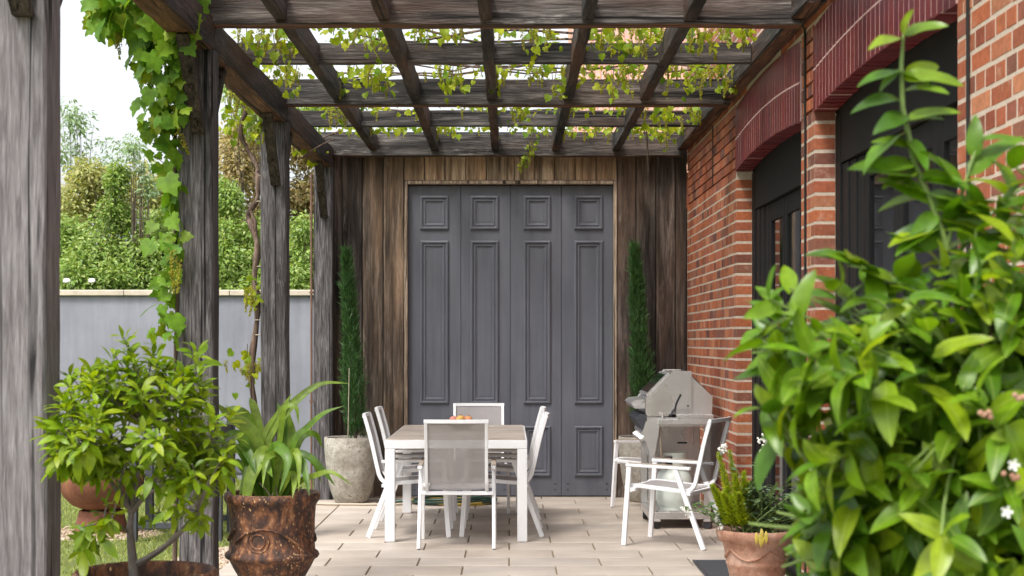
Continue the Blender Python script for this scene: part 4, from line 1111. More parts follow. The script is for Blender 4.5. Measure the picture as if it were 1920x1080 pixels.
# ---------------- small leafy tree, left foreground
from mathutils import noise as mn
def noise3(p): return mn.noise(Vector(p) * 7.0)
def left_tree():
    c = Vector(TP); t = empty('potted_tree', c + Vector((0, 0, .615)), 'small yellow-green leafy tree with slim grey trunk in the left foreground', 'tree')
    s = F / c.y
    P = lambda px, py, dy=0: at(px, py, c.y + dy)
    m = MB()
    m.tube([P(252, 1085), P(248, 1040), P(243, 990), P(246, 960)], [.019, .016, .012, .010], 8); m.build('trunk', M['trunk'], t, 60)
    hubs = []
    def br(a, b, r0, r1, bend, mm):
        pts = curve(a, b, bend, 6); mm.tube(pts, [r0 + (r1 - r0) * i / 6 for i in range(7)], 6); return pts
    mm = MB(); ends = []
    fork = P(246, 962)
    for (px, py, dy, r_) in ((225, 905, -.05, .009), (250, 880, .05, .010), (300, 915, -.06, .009), (215, 850, .12, .008), (320, 860, .10, .008), (275, 800, 0, .008), (170, 860, -.1, .007)):
        b = P(px, py, dy); br(fork, b, .010, r_ * .6, (random.uniform(-.02, .02), 0, .02), mm); ends.append(b)
    low = P(255, 1058); b = P(370, 960, -.08); br(low, b, .013, .007, (.02, 0, -.03), mm); ends.append(b)
    b2 = P(195, 985, -.1); br(P(243, 1000), b2, .006, .004, (0, 0, .03), mm)
    # shoots: base points in the crown volume
    tips = []
    C = P(262, 800); rx, ry, rz = .335, .30, .265
    k = 0
    while len(tips) < 130:
        v = Vector((random.uniform(-1, 1), random.uniform(-1, 1), random.uniform(-1, 1)))
        if v.length > 1 or v.length < .35: continue
        p = C + Vector((v.x * rx, v.y * ry, v.z * rz))
        if v.z < -.4 and v.x > -.25 and v.x < .5: continue
        if noise3(p) < -.12: continue
        tips.append(p)
    extra = [(232, 632), (215, 690), (290, 650), (372, 655), (370, 700), (130, 700, .3), (170, 700), (310, 690), (255, 700), (120, 800), (95, 800), (105, 840), (400, 780), (420, 850), (430, 880), (400, 900), (385, 930), (345, 930), (360, 870), (330, 960),
             (300, 960), (150, 990), (165, 1005), (165, 1020), (205, 985), (375, 985), (190, 740), (340, 740), (150, 760), (410, 820), (130, 870), (180, 890)]
    for e in extra: tips.append(P(e[0], e[1], e[2] if len(e) > 2 else random.uniform(-.22, .12)))
    mats = []
    arrs = [leaf_arr(.076, .026, obov, .3, .15), leaf_arr(.066, .024, obov, .35, .35), leaf_arr(.082, .028, obov, .25, .5)]
    for i, p in enumerate(tips):
        e = min(ends, key=lambda q_: (q_ - p).length)
        if p.z < C.z - .22 and p.x < C.x - .08: e = b2
        br(e, p, .0035, .0018, (random.gauss(0, .015), random.gauss(0, .015), .02), mm)
        ax = ((p - e).normalized() * .6 + Vector((0, 0, .55 if p.z > C.z - .1 else .1)) + rv(.25)).normalized()
        nl = random.randint(11, 15)
        Ls = random.uniform(.05, .10)
        for j in range(nl):
            u = j / nl; a = j * 2.4 + i
            o1 = ax.orthogonal().normalized(); o2 = ax.cross(o1)
            rad = o1 * math.cos(a) + o2 * math.sin(a)
            elev = (.15 if p.z < C.z else .45) + 1.3 * u ** 1.2
            d = (rad + ax * elev + Vector((0, 0, -(.55 if p.z < C.z else .15) * (1 - u) - (.35 if p.z < C.z else 0)))).normalized()
            q_ = p - ax * Ls * (1 - u) + rv(.004)
            mats.append((random.randrange(3), place(q_, d, ax + rv(.25) + Vector((0, 0, .3)), random.uniform(.78, 1.22) * (1.05 - .35 * u))))
    mm.build('branch', M['trunk'], t, 60)
    foliage(arrs, mats, M['leaf_shrub'], t, 298, key=5.5)
left_tree()

# ---------------- large citrus bush, right foreground
def right_bush():
    c = Vector((.98, 3.05, 0)); t = empty('citrus_bush', c, 'large glossy green citrus bush filling the right foreground', 'bush')
    P = lambda px, py, Y=3.0: at(px, py, Y)
    m = MB(); m.tube([(c.x, c.y, 0), (c.x + .02, c.y, .4), (c.x, c.y + .02, .8)], [.03, .026, .02], 8); m.build('trunk', M['trunk'], t, 60)
    mm = MB(); hubs = [Vector((c.x + x, c.y + y, z)) for x, y, z in ((0, 0, .8), (-.2, -.1, .85), (.2, .05, .9), (-.15, .15, 1.1), (.1, -.15, 1.15), (-.3, 0, 1.1), (.3, -.1, 1.1), (0, 0, 1.3), (-.1, -.1, 1.35), (.25, 0, 1.4), (.1, .05, 1.5), (.2, 0, 1.6))]
    for h in hubs[1:]:
        mm.tube(curve(hubs[0], h, (0, 0, .02)), [.014 - .0015 * i for i in range(7)], 6)
    tips = []
    # ellipsoid shell
    while len(tips) < 190:
        v = Vector((random.gauss(0, 1), random.gauss(0, 1), random.gauss(0, 1))).normalized() * random.uniform(.62, 1.0)
        p = Vector((c.x + v.x * .53, c.y + v.y * .46, 1.14 + v.z * .44))
        if p.y > c.y + .25 or p.z < .75 : continue
        tips.append((p, v))
    for (q0, r0, n0) in (((1.12, 3.0, 1.48), (.30, .30, .30), 46), ((.86, 3.0, 1.42), (.26, .28, .26), 34), ((1.22, 2.95, 1.70), (.18, .2, .2), 16)):
        for _ in range(n0):
            v = rv().normalized() * random.uniform(.5, 1.0); tips.append((Vector((q0[0] + v.x * r0[0], q0[1] + v.y * r0[1], q0[2] + v.z * r0[2])), v))
    # outline shoots measured on the left and upper edge
    for (px, py, Y, dx, dz) in ((1440, 560, 2.9, -.6, .5), (1425, 640, 2.9, -.9, .2), (1460, 600, 3.0, -.5, .6), (1440, 700, 2.95, -.9, -.3), (1450, 760, 2.9, -.7, -.5), (1490, 820, 3.0, -.6, -.5), (1520, 880, 2.8, -.4, -.6),
            (1545, 950, 2.9, -.3, -.6), (1570, 1030, 2.9, -.3, -.5), (1530, 620, 2.9, -.3, .7), (1590, 580, 3.0, -.2, .8), (1500, 660, 2.8, -.6, .3), (1560, 690, 2.7, -.4, -.1), (1640, 560, 2.9, .1, .8), (1700, 560, 2.8, .1, .7),
            (1780, 480, 2.9, .3, .8), (1830, 430, 2.9, .4, .8), (1880, 380, 2.9, .4, .7), (1900, 310, 2.9, .3, .8), (1850, 520, 2.8, .2, .5), (1740, 610, 2.75, 0, .4), (1620, 640, 2.75, -.2, .3), (1900, 450, 2.8, .3, .5), (1480, 540, 3.0, -.5, .6), (1560, 540, 3.0, -.3, .8), (1620, 520, 3.0, -.1, .8), (1650, 600, 2.8, 0, .7), (1720, 500, 3.0, .1, .9), (1420, 600, 2.95, -.8, .4), (1600, 640, 2.7, -.2, .4), (1430, 760, 2.95, -.8, -.2)):
        p = P(px, py, Y); tips.append((p, Vector((dx, -.25, dz))))
    arrs = [leaf_arr(.126, .056, oval, .28, .22, 8, .010), leaf_arr(.115, .050, oval, .35, .45, 8, .014), leaf_arr(.142, .058, oval, .2, .32, 8, .018), leaf_arr(.098, .046, oval, .4, .15, 8, .012)]
    mats = []
    def whorl(p, ax, nl, Ls, sc=1.0, dn=.5):
        a0 = random.uniform(0, 6.28)
        for j in range(nl):
            u = (j + .5) / nl; a = a0 + j * 2.4
            o1 = ax.orthogonal().normalized(); o2 = ax.cross(o1); rad = o1 * math.cos(a) + o2 * math.sin(a)
            d = (rad + ax * (.2 + .9 * u) + Vector((0, 0, -dn * (1.1 - u)))).normalized()
            q_ = p - ax * Ls * (1 - u)
            mats.append((random.randrange(4), place(q_, d, ax * .8 + Vector((0, -.15, .5)) + rv(.3), sc * random.uniform(.75, 1.1) * (1.02 - .3 * u))))
    for (p, v) in tips:
        e = min(hubs, key=lambda q_: (q_ - p).length)
        ax = (v.normalized() * .7 + Vector((0, 0, .25)) + rv(.2)).normalized()
        mm.tube(curve(e, p, rv(.02)), [.005, .005, .0045, .004, .0035, .003, .0025], 5)
        whorl(p, ax, random.randint(7, 10), random.uniform(.10, .18), 1.0, .55)
    # inner leaves
    for _ in range(900):
        v = Vector((random.gauss(0, 1), random.gauss(0, 1), random.gauss(0, 1))).normalized() * random.uniform(.2, .85)
        p = Vector((c.x + .03 + v.x * .50, c.y + .08 + v.y * .40, 1.08 + v.z * .44))
        mats.append((random.randrange(4), place(p, rv() + Vector((0, 0, -.5)), rv() + Vector((0, 0, .8)), random.uniform(.8, 1.1))))
    # the tall shoot
    sp = [P(1775, 470, 2.95), P(1755, 400, 2.95), P(1715, 310, 2.95), P(1692, 200, 2.95), P(1690, 120, 2.95), P(1694, 62, 2.95)]
    mm.tube(sp, [.008, .007, .006, .005, .004, .002], 7)
    for (px, py, ex, ey, s_) in ((1694, 66, 1700, 20, .5), (1694, 66, 1735, 45, .55), (1692, 72, 1640, 70, .55), (1692, 130, 1640, 170, .95), (1693, 140, 1740, 130, .9), (1695, 170, 1765, 160, .9), (1690, 190, 1610, 175, .8),
            (1695, 230, 1770, 215, .9), (1698, 250, 1620, 280, .95), (1705, 270, 1650, 255, .8), (1710, 290, 1790, 300, .9), (1700, 260, 1745, 320, .9), (1722, 330, 1620, 300, .8), (1725, 340, 1815, 335, .9), (1740, 370, 1640, 385, 1.0),
            (1745, 385, 1830, 370, .9), (1755, 400, 1700, 450, 1.0), (1757, 410, 1840, 420, .9), (1765, 440, 1680, 470, 1.0), (1700, 215, 1655, 225, .7)):
        a_, b_ = P(px, py, 2.95), P(ex, ey, 2.95 + random.uniform(-.05, .03)); d = (b_ - a_)
        mats.append((random.randrange(4), place(a_, d + Vector((0, -.02, 0)), Vector((0, -.55, .8)) + rv(.3), max(.6, d.length / .095))))
    for _ in range(16):
        u = random.random(); i = min(3, int(u * 4)); q_ = sp[i].lerp(sp[i + 1], u * 4 - i); s_ = random.choice((-1, 1))
        mats.append((random.randrange(4), place(q_, Vector((s_ * random.uniform(.5, 1), -.35, random.uniform(-.3, .5))), Vector((0, -.6, .8)) + rv(.3), random.uniform(.65, .95))))
    # side shoots crossing the wall on the right
    for (x0, y0, x1, y1) in ((1800, 470, 1920, 350), (1700, 540, 1560, 480), (1760, 520, 1840, 250)):
        a_, b_ = P(x0, y0, 2.95), P(x1, y1, 2.95); mm.tube(curve(a_, b_, (0, 0, .02)), [.005, .005, .004, .004, .003, .003, .002], 5)
        ax = (b_ - a_).normalized()
        for k in range(8):
            q_ = a_.lerp(b_, (k + .6) / 8); s_ = 1 if k % 2 else -1
            mats.append((random.randrange(4), place(q_, ax * .6 + Vector((s_ * .5, -.2, -.3 * s_)) + rv(.2), Vector((0, -.4, .9)) + rv(.2), random.uniform(.6, .95))))
    mm.build('branch', M['green_stem'], t, 60)
    def clear(im):    # keep the view to the terracotta pot open, as in the photograph
        c_ = im[1] @ Vector((0, .06, 0)); px = VX + c_.x * F / c_.y; py = VY - (c_.z - EYE) * F / c_.y
        return not ((py > 880 and px < 1492) or (py > 780 and px < 1425) or px < 1385)
    mats = [m_ for m_ in mats if clear(m_)]
    foliage(arrs, mats, M['leaf_citrus'], t, 298, key=2.8, near=M['leaf_citrus_near'])
    # blossoms and buds
    for (px, py) in ((1887, 960), (1900, 872)):
        p = P(px, py, 2.62); m = MB()
        for k in range(5):
            a = k * 1.257; d = Vector((math.cos(a), -.35, math.sin(a))).normalized(); e = p + d * .0105
            m.bar(p, e, .0045, .0015, (0, 1, 0), c=0)
        m.ball(p + Vector((0, -.003, 0)), .0025, 6, 4); m.build('blossom', M['petal'], t)
    for (px, py) in ((1850, 778), (1915, 742), (1896, 892)):
        p = P(px, py, 2.62); m = MB()
        for k in range(5): m.ball(p + Vector((random.uniform(-.012, .012), 0, random.uniform(-.005, .005))), .005, 6, 4)
        m.build('bud', M['terracotta'], t, 180)
right_bush()

# ---------------- strap-leaved plant in the urn
def strap_plant():
    base = Vector((U[0], U[1], .565)); t = empty('strap_plant', base, 'green strap-leaved clivia-like plant arching out of the rusty urn', 'plant')
    specs = [  # blade centre lines measured in the photo, then width in metres and depth offset at the tip
        ([(512, 900), (502, 836), (535, 775), (572, 738), (608, 719), (657, 719)], .050, .10), ([(525, 900), (551, 832), (576, 803), (608, 775), (645, 761)], .042, .0),
        ([(505, 905), (494, 840), (515, 795), (547, 738)], .085, .05), ([(505, 905), (482, 836), (462, 803), (429, 779), (404, 755)], .09, .0), ([(515, 900), (527, 811), (535, 766), (555, 764), (560, 797)], .04, -.05),
        ([(508, 905), (500, 852), (482, 872), (464, 925), (457, 1052)], .085, -.16), ([(525, 905), (552, 858), (580, 858), (608, 885), (629, 912)], .045, -.06), ([(528, 905), (560, 905), (590, 893), (622, 886), (662, 911)], .040, -.12),
        ([(515, 900), (512, 845), (531, 846), (540, 870), (524, 924)], .065, -.20), ([(525, 900), (548, 852), (560, 862), (560, 922)], .045, -.18), ([(530, 900), (560, 868), (572, 888), (580, 930)], .05, -.2),
        ([(500, 905), (462, 850), (470, 862), (480, 890)], .06, -.12), ([(530, 895), (545, 840), (541, 770)], .085, .12), ([(505, 905), (496, 868), (503, 880), (511, 895)], .05, -.22),
        ([(495, 905), (465, 840), (435, 815), (405, 840)], .07, -.08), ([(495, 905), (455, 850), (425, 850), (400, 895)], .06, -.1), ([(500, 900), (470, 800), (440, 770), (415, 772)], .07, .12),
        ([(530, 900), (560, 830), (590, 815), (605, 840)], .05, .1), ([(520, 900), (530, 800), (520, 755)], .06, .16), ([(510, 900), (480, 780), (468, 745)], .055, .14), ([(535, 900), (565, 860), (590, 870), (602, 905)], .04, .05),
        ([(500, 905), (475, 875), (462, 890), (448, 935)], .05, -.1), ([(515, 905), (520, 860), (500, 862), (492, 915)], .045, -.22), ([(490, 905), (450, 870), (432, 885), (425, 915)], .045, -.02), ([(520, 905), (545, 890), (552, 905), (548, 935)], .04, -.22)]
    for (pl, wd, dy) in specs:
        k = len(pl); pts = [at(px, py, U[1] + dy * (i / (k - 1)) ** .8 * 1.2) for i, (px, py) in enumerate(pl)]
        pts[0] = Vector((pts[0].x, U[1] + dy * .25, .55))
        ext = [pts[0] * 2 - pts[1]] + pts + [pts[-1] * 2 - pts[-2]]; cl = []
        for i in range(1, k):
            a, b, c, d = ext[i - 1], ext[i], ext[i + 1], ext[i + 2]
            for j in range(5):
                u = j / 5; cl.append(.5 * ((2 * b) + (c - a) * u + (2 * a - 5 * b + 4 * c - d) * u * u + (3 * b - a - 3 * c + d) * u ** 3))
        cl.append(pts[-1]); n = len(cl) - 1; vs = []
        tw_ = random.uniform(-.5, .5)
        for i, p in enumerate(cl):
            u = i / n; d = (cl[min(n, i + 1)] - cl[max(0, i - 1)]).normalized()
            s_ = d.cross(Vector((tw_ * (1 - u), -1, .55 + .3 * u))); s_.normalize(); nn = s_.cross(d)
            if nn.y > 0: nn = -nn
            w_ = wd * (.6 + .4 * min(1, u * 3)) * max(.02, 1 - max(0, (u - .4) / .6) ** 2.0) / 2
            vs += [p - s_ * w_ + nn * w_ * .35, p, p + s_ * w_ + nn * w_ * .35]
        m = MB(); m.add(vs, [(i * 3 + j, i * 3 + j + 1, i * 3 + j + 4, i * 3 + j + 3) for i in range(n) for j in (0, 1)])
        m.build('leaf', M['strap'], t, 180)
    m = MB()
    for _ in range(14):
        p0 = base + Vector((random.uniform(-.12, .12), random.uniform(-.15, .1), -.02)); p1 = p0 + Vector((random.uniform(-.12, .12), random.uniform(-.05, .05), random.uniform(.06, .2)))
        m.tube(curve(p0, p1, (0, 0, .03), 4), [.006, .005, .004, .003, .002], 5)
    m.build('stem', M['twig'], t, 60)
strap_plant()

# ---------------- pencil cypresses
def cypress(c, z0, h, r, label, lean):
    base = Vector((c[0], c[1], z0)); t = empty('cypress', base, label, 'tree')
    m = MB(); m.tube([base - Vector((0, 0, .05)), base + Vector((lean * .5, 0, h * .5)), base + Vector((lean, 0, h * .9))], [.016, .012, .005], 6); m.build('trunk', M['twig'], t)
    arr = leaf_arr(.10, .007, lance, 0, .05, 2); arr2 = leaf_arr(.075, .006, lance, 0, -.1, 2); A, B = [], []
    sprigs = []
    for k in range(900):
        u = random.random() ** .85; z = .04 + u * (h - .08); a = random.uniform(0, 6.28)
        rad = r * (.55 + .45 * math.sin(math.pi * min(1, .25 + u * .75))) * (1 - u ** 2.6) ** .8 + .006
        rr = rad * math.sqrt(random.random()) * (1 + .25 * math.sin(u * 9 + a * 2))
        p = base + Vector((lean * u + rr * math.cos(a), rr * math.sin(a), z)); sprigs.append((p, a, u))
    for p, a, u in sprigs:
        ax = Vector((math.cos(a) * .22, math.sin(a) * .22, 1)).normalized()
        for j in range(13):
            d = (ax + rv(.32)).normalized(); q_ = p + ax * random.uniform(-.07, .07)
            (A if j % 2 else B).append(place(q_, d, rv(), random.uniform(.6, 1.05)))
    joined('foliage', [(arr, A), (arr2, B)], M['cypress'], t)
    return t
cypress((P1[0] + .045, P1[1], 0), .55, 1.72, .088, 'slim dark green pencil cypress in the stone pot left of the grey door', -.09)
cypress(P2, .55, 1.78, .088, 'slim dark green pencil cypress behind the barbecue right of the grey door', -.10)
m = MB(); m.tube([(P1[0] - .02, P1[1] - .11, .52), (P1[0] - .005, P1[1] - .13, 1.22)], .0035, 6); tag(m.build('cane_stake', M['hose_beige']), 'thin pale cane stake in front of the left cypress', 'stake')

# ---------------- fern and flowers in the terracotta pot
def fern_pot():
    base = Vector((FP[0], FP[1], .325)); t = empty('foxtail_fern', base, 'yellow-green foxtail fern with upright plumes in the terracotta pot', 'plant')
    arr = leaf_arr(.040, .0065, lance, 0, .1, 2)
    for (px, py, bx_, dy, r_) in ((1347, 850, 1385, -.05, .020), (1368, 845, 1395, .02, .018), (1335, 910, 1375, -.1, .022), (1378, 890, 1395, -.12, .022), (1395, 885, 1400, -.08, .02), (1355, 925, 1385, -.14, .022), (1405, 905, 1405, -.02, .02), (1385, 925, 1395, -.17, .02)):
        p0 = at(bx_, 1000, FP[1] + dy * .5); p1 = at(px, py, FP[1] + dy); pts = curve(p0, p1, Vector((-.01, 0, .05)), 10)
        m = MB(); m.tube(pts, [.004] * 11, 5); fr = m.build('frond', M['green_stem'], t)
        ms = []
        for k in range(700):
            u = random.uniform(.12, 1); i = min(9, int(u * 10)); f = u * 10 - i; p = pts[i].lerp(pts[i + 1], f); ax = (pts[i + 1] - pts[i]).normalized()
            o1 = ax.orthogonal().normalized(); o2 = ax.cross(o1); a = random.uniform(0, 6.28); d = (o1 * math.cos(a) + o2 * math.sin(a) + ax * .9)
            s_ = 1.55 * (1.15 - u * .8) * r_ / .022
            ms.append(place(p, d, rv(), s_ * random.uniform(.8, 1.2)))
        joined('needles', [(arr, ms)], M['fern'], fr)
    t2 = empty('valerian', base, 'grey-green leafy plant with white flower heads in the terracotta pot', 'plant')
    la = [leaf_arr(.070, .026, lance, .3, .3), leaf_arr(.055, .022, lance, .3, .4)]; mats = []; sm = MB()
    tips = []
    for _ in range(85):
        px = random.uniform(1385, 1530); py = random.uniform(905, 990); tips.append(at(px, py, FP[1] + random.uniform(-.16, .12)))
    for (px, py) in ((1300, 950), (1320, 965), (1285, 955), (1310, 945), (1335, 975), (1345, 985)): tips.append(at(px, py, FP[1] - .06 + random.uniform(-.03, .03)))
    for (px, py) in ((1357, 843), (1433, 828), (1436, 850), (1409, 930), (1430, 835)): tips.append(at(px, py, FP[1] + random.uniform(-.05, .05)))
    for p in tips:
        e = base + Vector((random.uniform(-.1, .1), random.uniform(-.1, .1), -.01)); pts = curve(e, p, (0, 0, .03), 6); sm.tube(pts, .0028, 5)
        for k in range(9):
            u = .45 + .55 * k / 8; i = min(5, int(u * 6)); q_ = pts[i].lerp(pts[i + 1], u * 6 - i); a = k * 2.2
            if p.z > .78 and u > .75: continue
            d = Vector((math.cos(a), math.sin(a), .25 + .5 * u)); mats.append((k % 2, place(q_, d, Vector((0, -.2, 1)) + rv(.2), random.uniform(.7, 1.15))))
    sm.build('stem', M['green_stem'], t2, 60)
    foliage(la, mats, M['leaf_grey'], t2, 120)
    for (px, py, n_) in ((1357, 840, 26), (1429, 824, 30), (1436, 842, 24), (1430, 850, 14), (1443, 836, 16), (1409, 930, 10), (1284, 952, 12), (1290, 964, 10), (1345, 975, 10), (1352, 990, 10)):
        p = at(px, py, FP[1] - .05 if px < 1400 else FP[1]); m = MB()
        for k in range(n_):
            d = rv().normalized() * .034 * random.random() ** .4 * (n_ / 26) ** .5; m.ball(p + d, random.uniform(.005, .008), 6, 4)
        m.build('flower_head', M['petal'], t2, 180)
    t3 = MB()
    for (px, py) in ((1418, 1012), (1424, 1016), (1430, 1013), (1436, 1010), (1428, 1005)):
        p = at(px, py - 14, FP[1] - .235); e = at(px + random.uniform(-3, 3), py + 10, FP[1] - .25); pts = curve(p, e, (0, -.02, .01), 4); vs = []
        for i, q_ in enumerate(pts):
            w_ = [.003, .009, .011, .008, .002][i]; vs += [q_ - Vector((w_, 0, 0)), q_ + Vector((0, -.002, 0)), q_ + Vector((w_, 0, 0))]
        t3.add(vs, [(i * 3 + j, i * 3 + j + 1, i * 3 + j + 4, i * 3 + j + 3) for i in range(4) for j in (0, 1)])
    t3.build('yellowed_leaf', M['petal_yellow'], t2, 80)
fern_pot()

# ---------------- grape vines
VL = [vine_leaf(.105), vine_leaf(.085, .3), vine_leaf(.07, -.1)]
VY_ = [vine_leaf(.056, .3), vine_leaf(.042, .5), vine_leaf(.034, -.3)]
def panicle_mesh(name, L_, n_, r0):
    rr = random.Random(n_ * 7); m = MB()
    for k in range(n_):
        u = rr.random(); a = rr.uniform(0, 6.28); r_ = r0 * (1 - u * .8) * math.sqrt(rr.random())
        m.ball((r_ * math.cos(a), r_ * math.sin(a), -L_ * u), rr.uniform(.0035, .006), 4, 3)
    m.tube([(0, 0, .02), (0, 0, -L_)], .0015, 4)
    return m.mesh(name, M['panicle'], None)
PAN = [panicle_mesh('flower_cluster', .12, 70, .026), panicle_mesh('flower_cluster', .09, 50, .022), panicle_mesh('flower_cluster', .15, 80, .024)]
def pan_inst(parent, p, s=1.0):
    Mx = Matrix.Rotation(random.uniform(0, 6.28), 4, 'Z') @ Matrix.Rotation(random.gauss(0, .22), 4, 'X') @ Matrix.Diagonal((s, s, s, 1)); Mx.translation = Vector(p)
    inst('flower_cluster', random.choice(PAN), Mx, parent)
def hang(p, sc=1.0, out=None):
    d = Vector((random.gauss(0, .55), random.gauss(0, .5), -1.0 + random.gauss(0, .45)))
    n = Vector((random.gauss(0, .7), -.8 + random.gauss(0, .5), .55))
    return place(p, d, n, sc)
# vine climbing the second post
def vine_a():
    t = empty('grape_vine', (-1.9, 8.85, -.05), 'grape vine with large lobed leaves climbing the second post and bunching above', 'vine')
    Y = 8.84; P = lambda px, py, dy=0: at(px, py, Y + dy)
    path = [(326, 1130), (330, 900), (327, 760), (330, 640), (333, 560), (328, 470), (331, 380), (327, 300), (330, 200), (336, 110), (345, 40)]
    m = MB(); m.tube([P(x, y, .02) for x, y in path], [.014, .014, .013, .013, .012, .012, .011, .011, .010, .009, .008], 7)
    m.tube([P(x + 7 + 3 * math.sin(y * .03), y, -.01) for x, y in path[3:]], .005, 5); m.build('stem', M['bark'], t, 60)
    mats = []; tw = MB()
    def leafat(px, py, s=1.0, dy=None, i=None):
        dy = random.uniform(-.12, .10) if dy is None else dy
        mats.append((random.randrange(3) if i is None else i, hang(P(px, py, dy), s)))
    # leaf column
    for py in range(100, 650, 5):
        den = 1.0 if py < 560 else .6
        if 430 < py < 445 or 585 < py < 600: continue
        w_ = 42 if py > 300 else 60
        for _ in range(2 if random.random() < den * .55 else 1):
            px = 333 - abs(random.gauss(0, 1)) * w_ * .55 + 6; px = max(268 if py < 320 else 276, px)
            leafat(px, py - 12, random.uniform(.6, 1.05))
    for (px, py, s_) in ((283, 185, 1.1), (300, 235, 1.1), (275, 300, .9), (310, 350, 1.2), (320, 425, 1.2), (290, 460, 1.2), (335, 480, 1.1), (340, 460, 1.0), (300, 610, 1.1), (325, 610, 1.2), (290, 590, 1.0), (320, 640, 1.0), (345, 165, .8), (345, 140, .8)): leafat(px, py - 18, s_, -.15)
    # the mass above, hanging off the side beam
    for _ in range(620):
        px = random.uniform(170, 375); lim = 45 + 65 * math.exp(-((px - 305) / 60) ** 2)
        py = random.uniform(-120, lim)
        if px < 230 and py > 60: continue
        leafat(px, py, random.uniform(.75, 1.25), random.uniform(-.45, .25) if px < 300 else random.uniform(-.5, -.1))
    for _ in range(90): leafat(random.uniform(262, 346), random.uniform(50, 230), random.uniform(.7, 1.15), random.uniform(-.35, 0))
    for (px, py) in ((180, 45), (188, 60), (205, 55), (172, 20), (195, 25), (365, 20), (350, 40), (360, 60), (245, 105), (255, 118)): leafat(px, py, .9, -.1)
    for _ in range(30):
        px = random.uniform(180, 340); py = random.uniform(-40, 60 + 40 * (px > 260)); a = P(px, py - 60, random.uniform(-.2, .2)); b = P(px + random.uniform(-25, 25), py + 15, random.uniform(-.2, .1)); tw.tube(curve(a, b, rv(.03)), .0028, 5)
    for (a, b) in (((330, 180), (270, 140)), ((325, 260), (285, 185)), ((328, 230), (262, 130)), ((330, 330), (282, 290))): tw.tube(curve(P(*a), P(*b), (0, 0, .03)), .0025, 5)
    tag(tw.build('tendril', M['twig'], t), kind='stuff')
    foliage(VL, mats, M['leaf_vine'], t, 285, key=8.7)
    for (px, py) in ((245, 5), (250, 20), (300, 10), (320, 55), (330, 60), (310, 75), (335, 85), (292, 40), (345, 150), (338, 130), (325, 480), (332, 500), (322, 520), (330, 250), (300, 150), (222, 70), (224, 85), (268, 95), (175, 20), (183, 35), (345, 100), (282, 60)): pan_inst(t, P(px, py - 12, -.2), random.uniform(.8, 1.3))
vine_a()
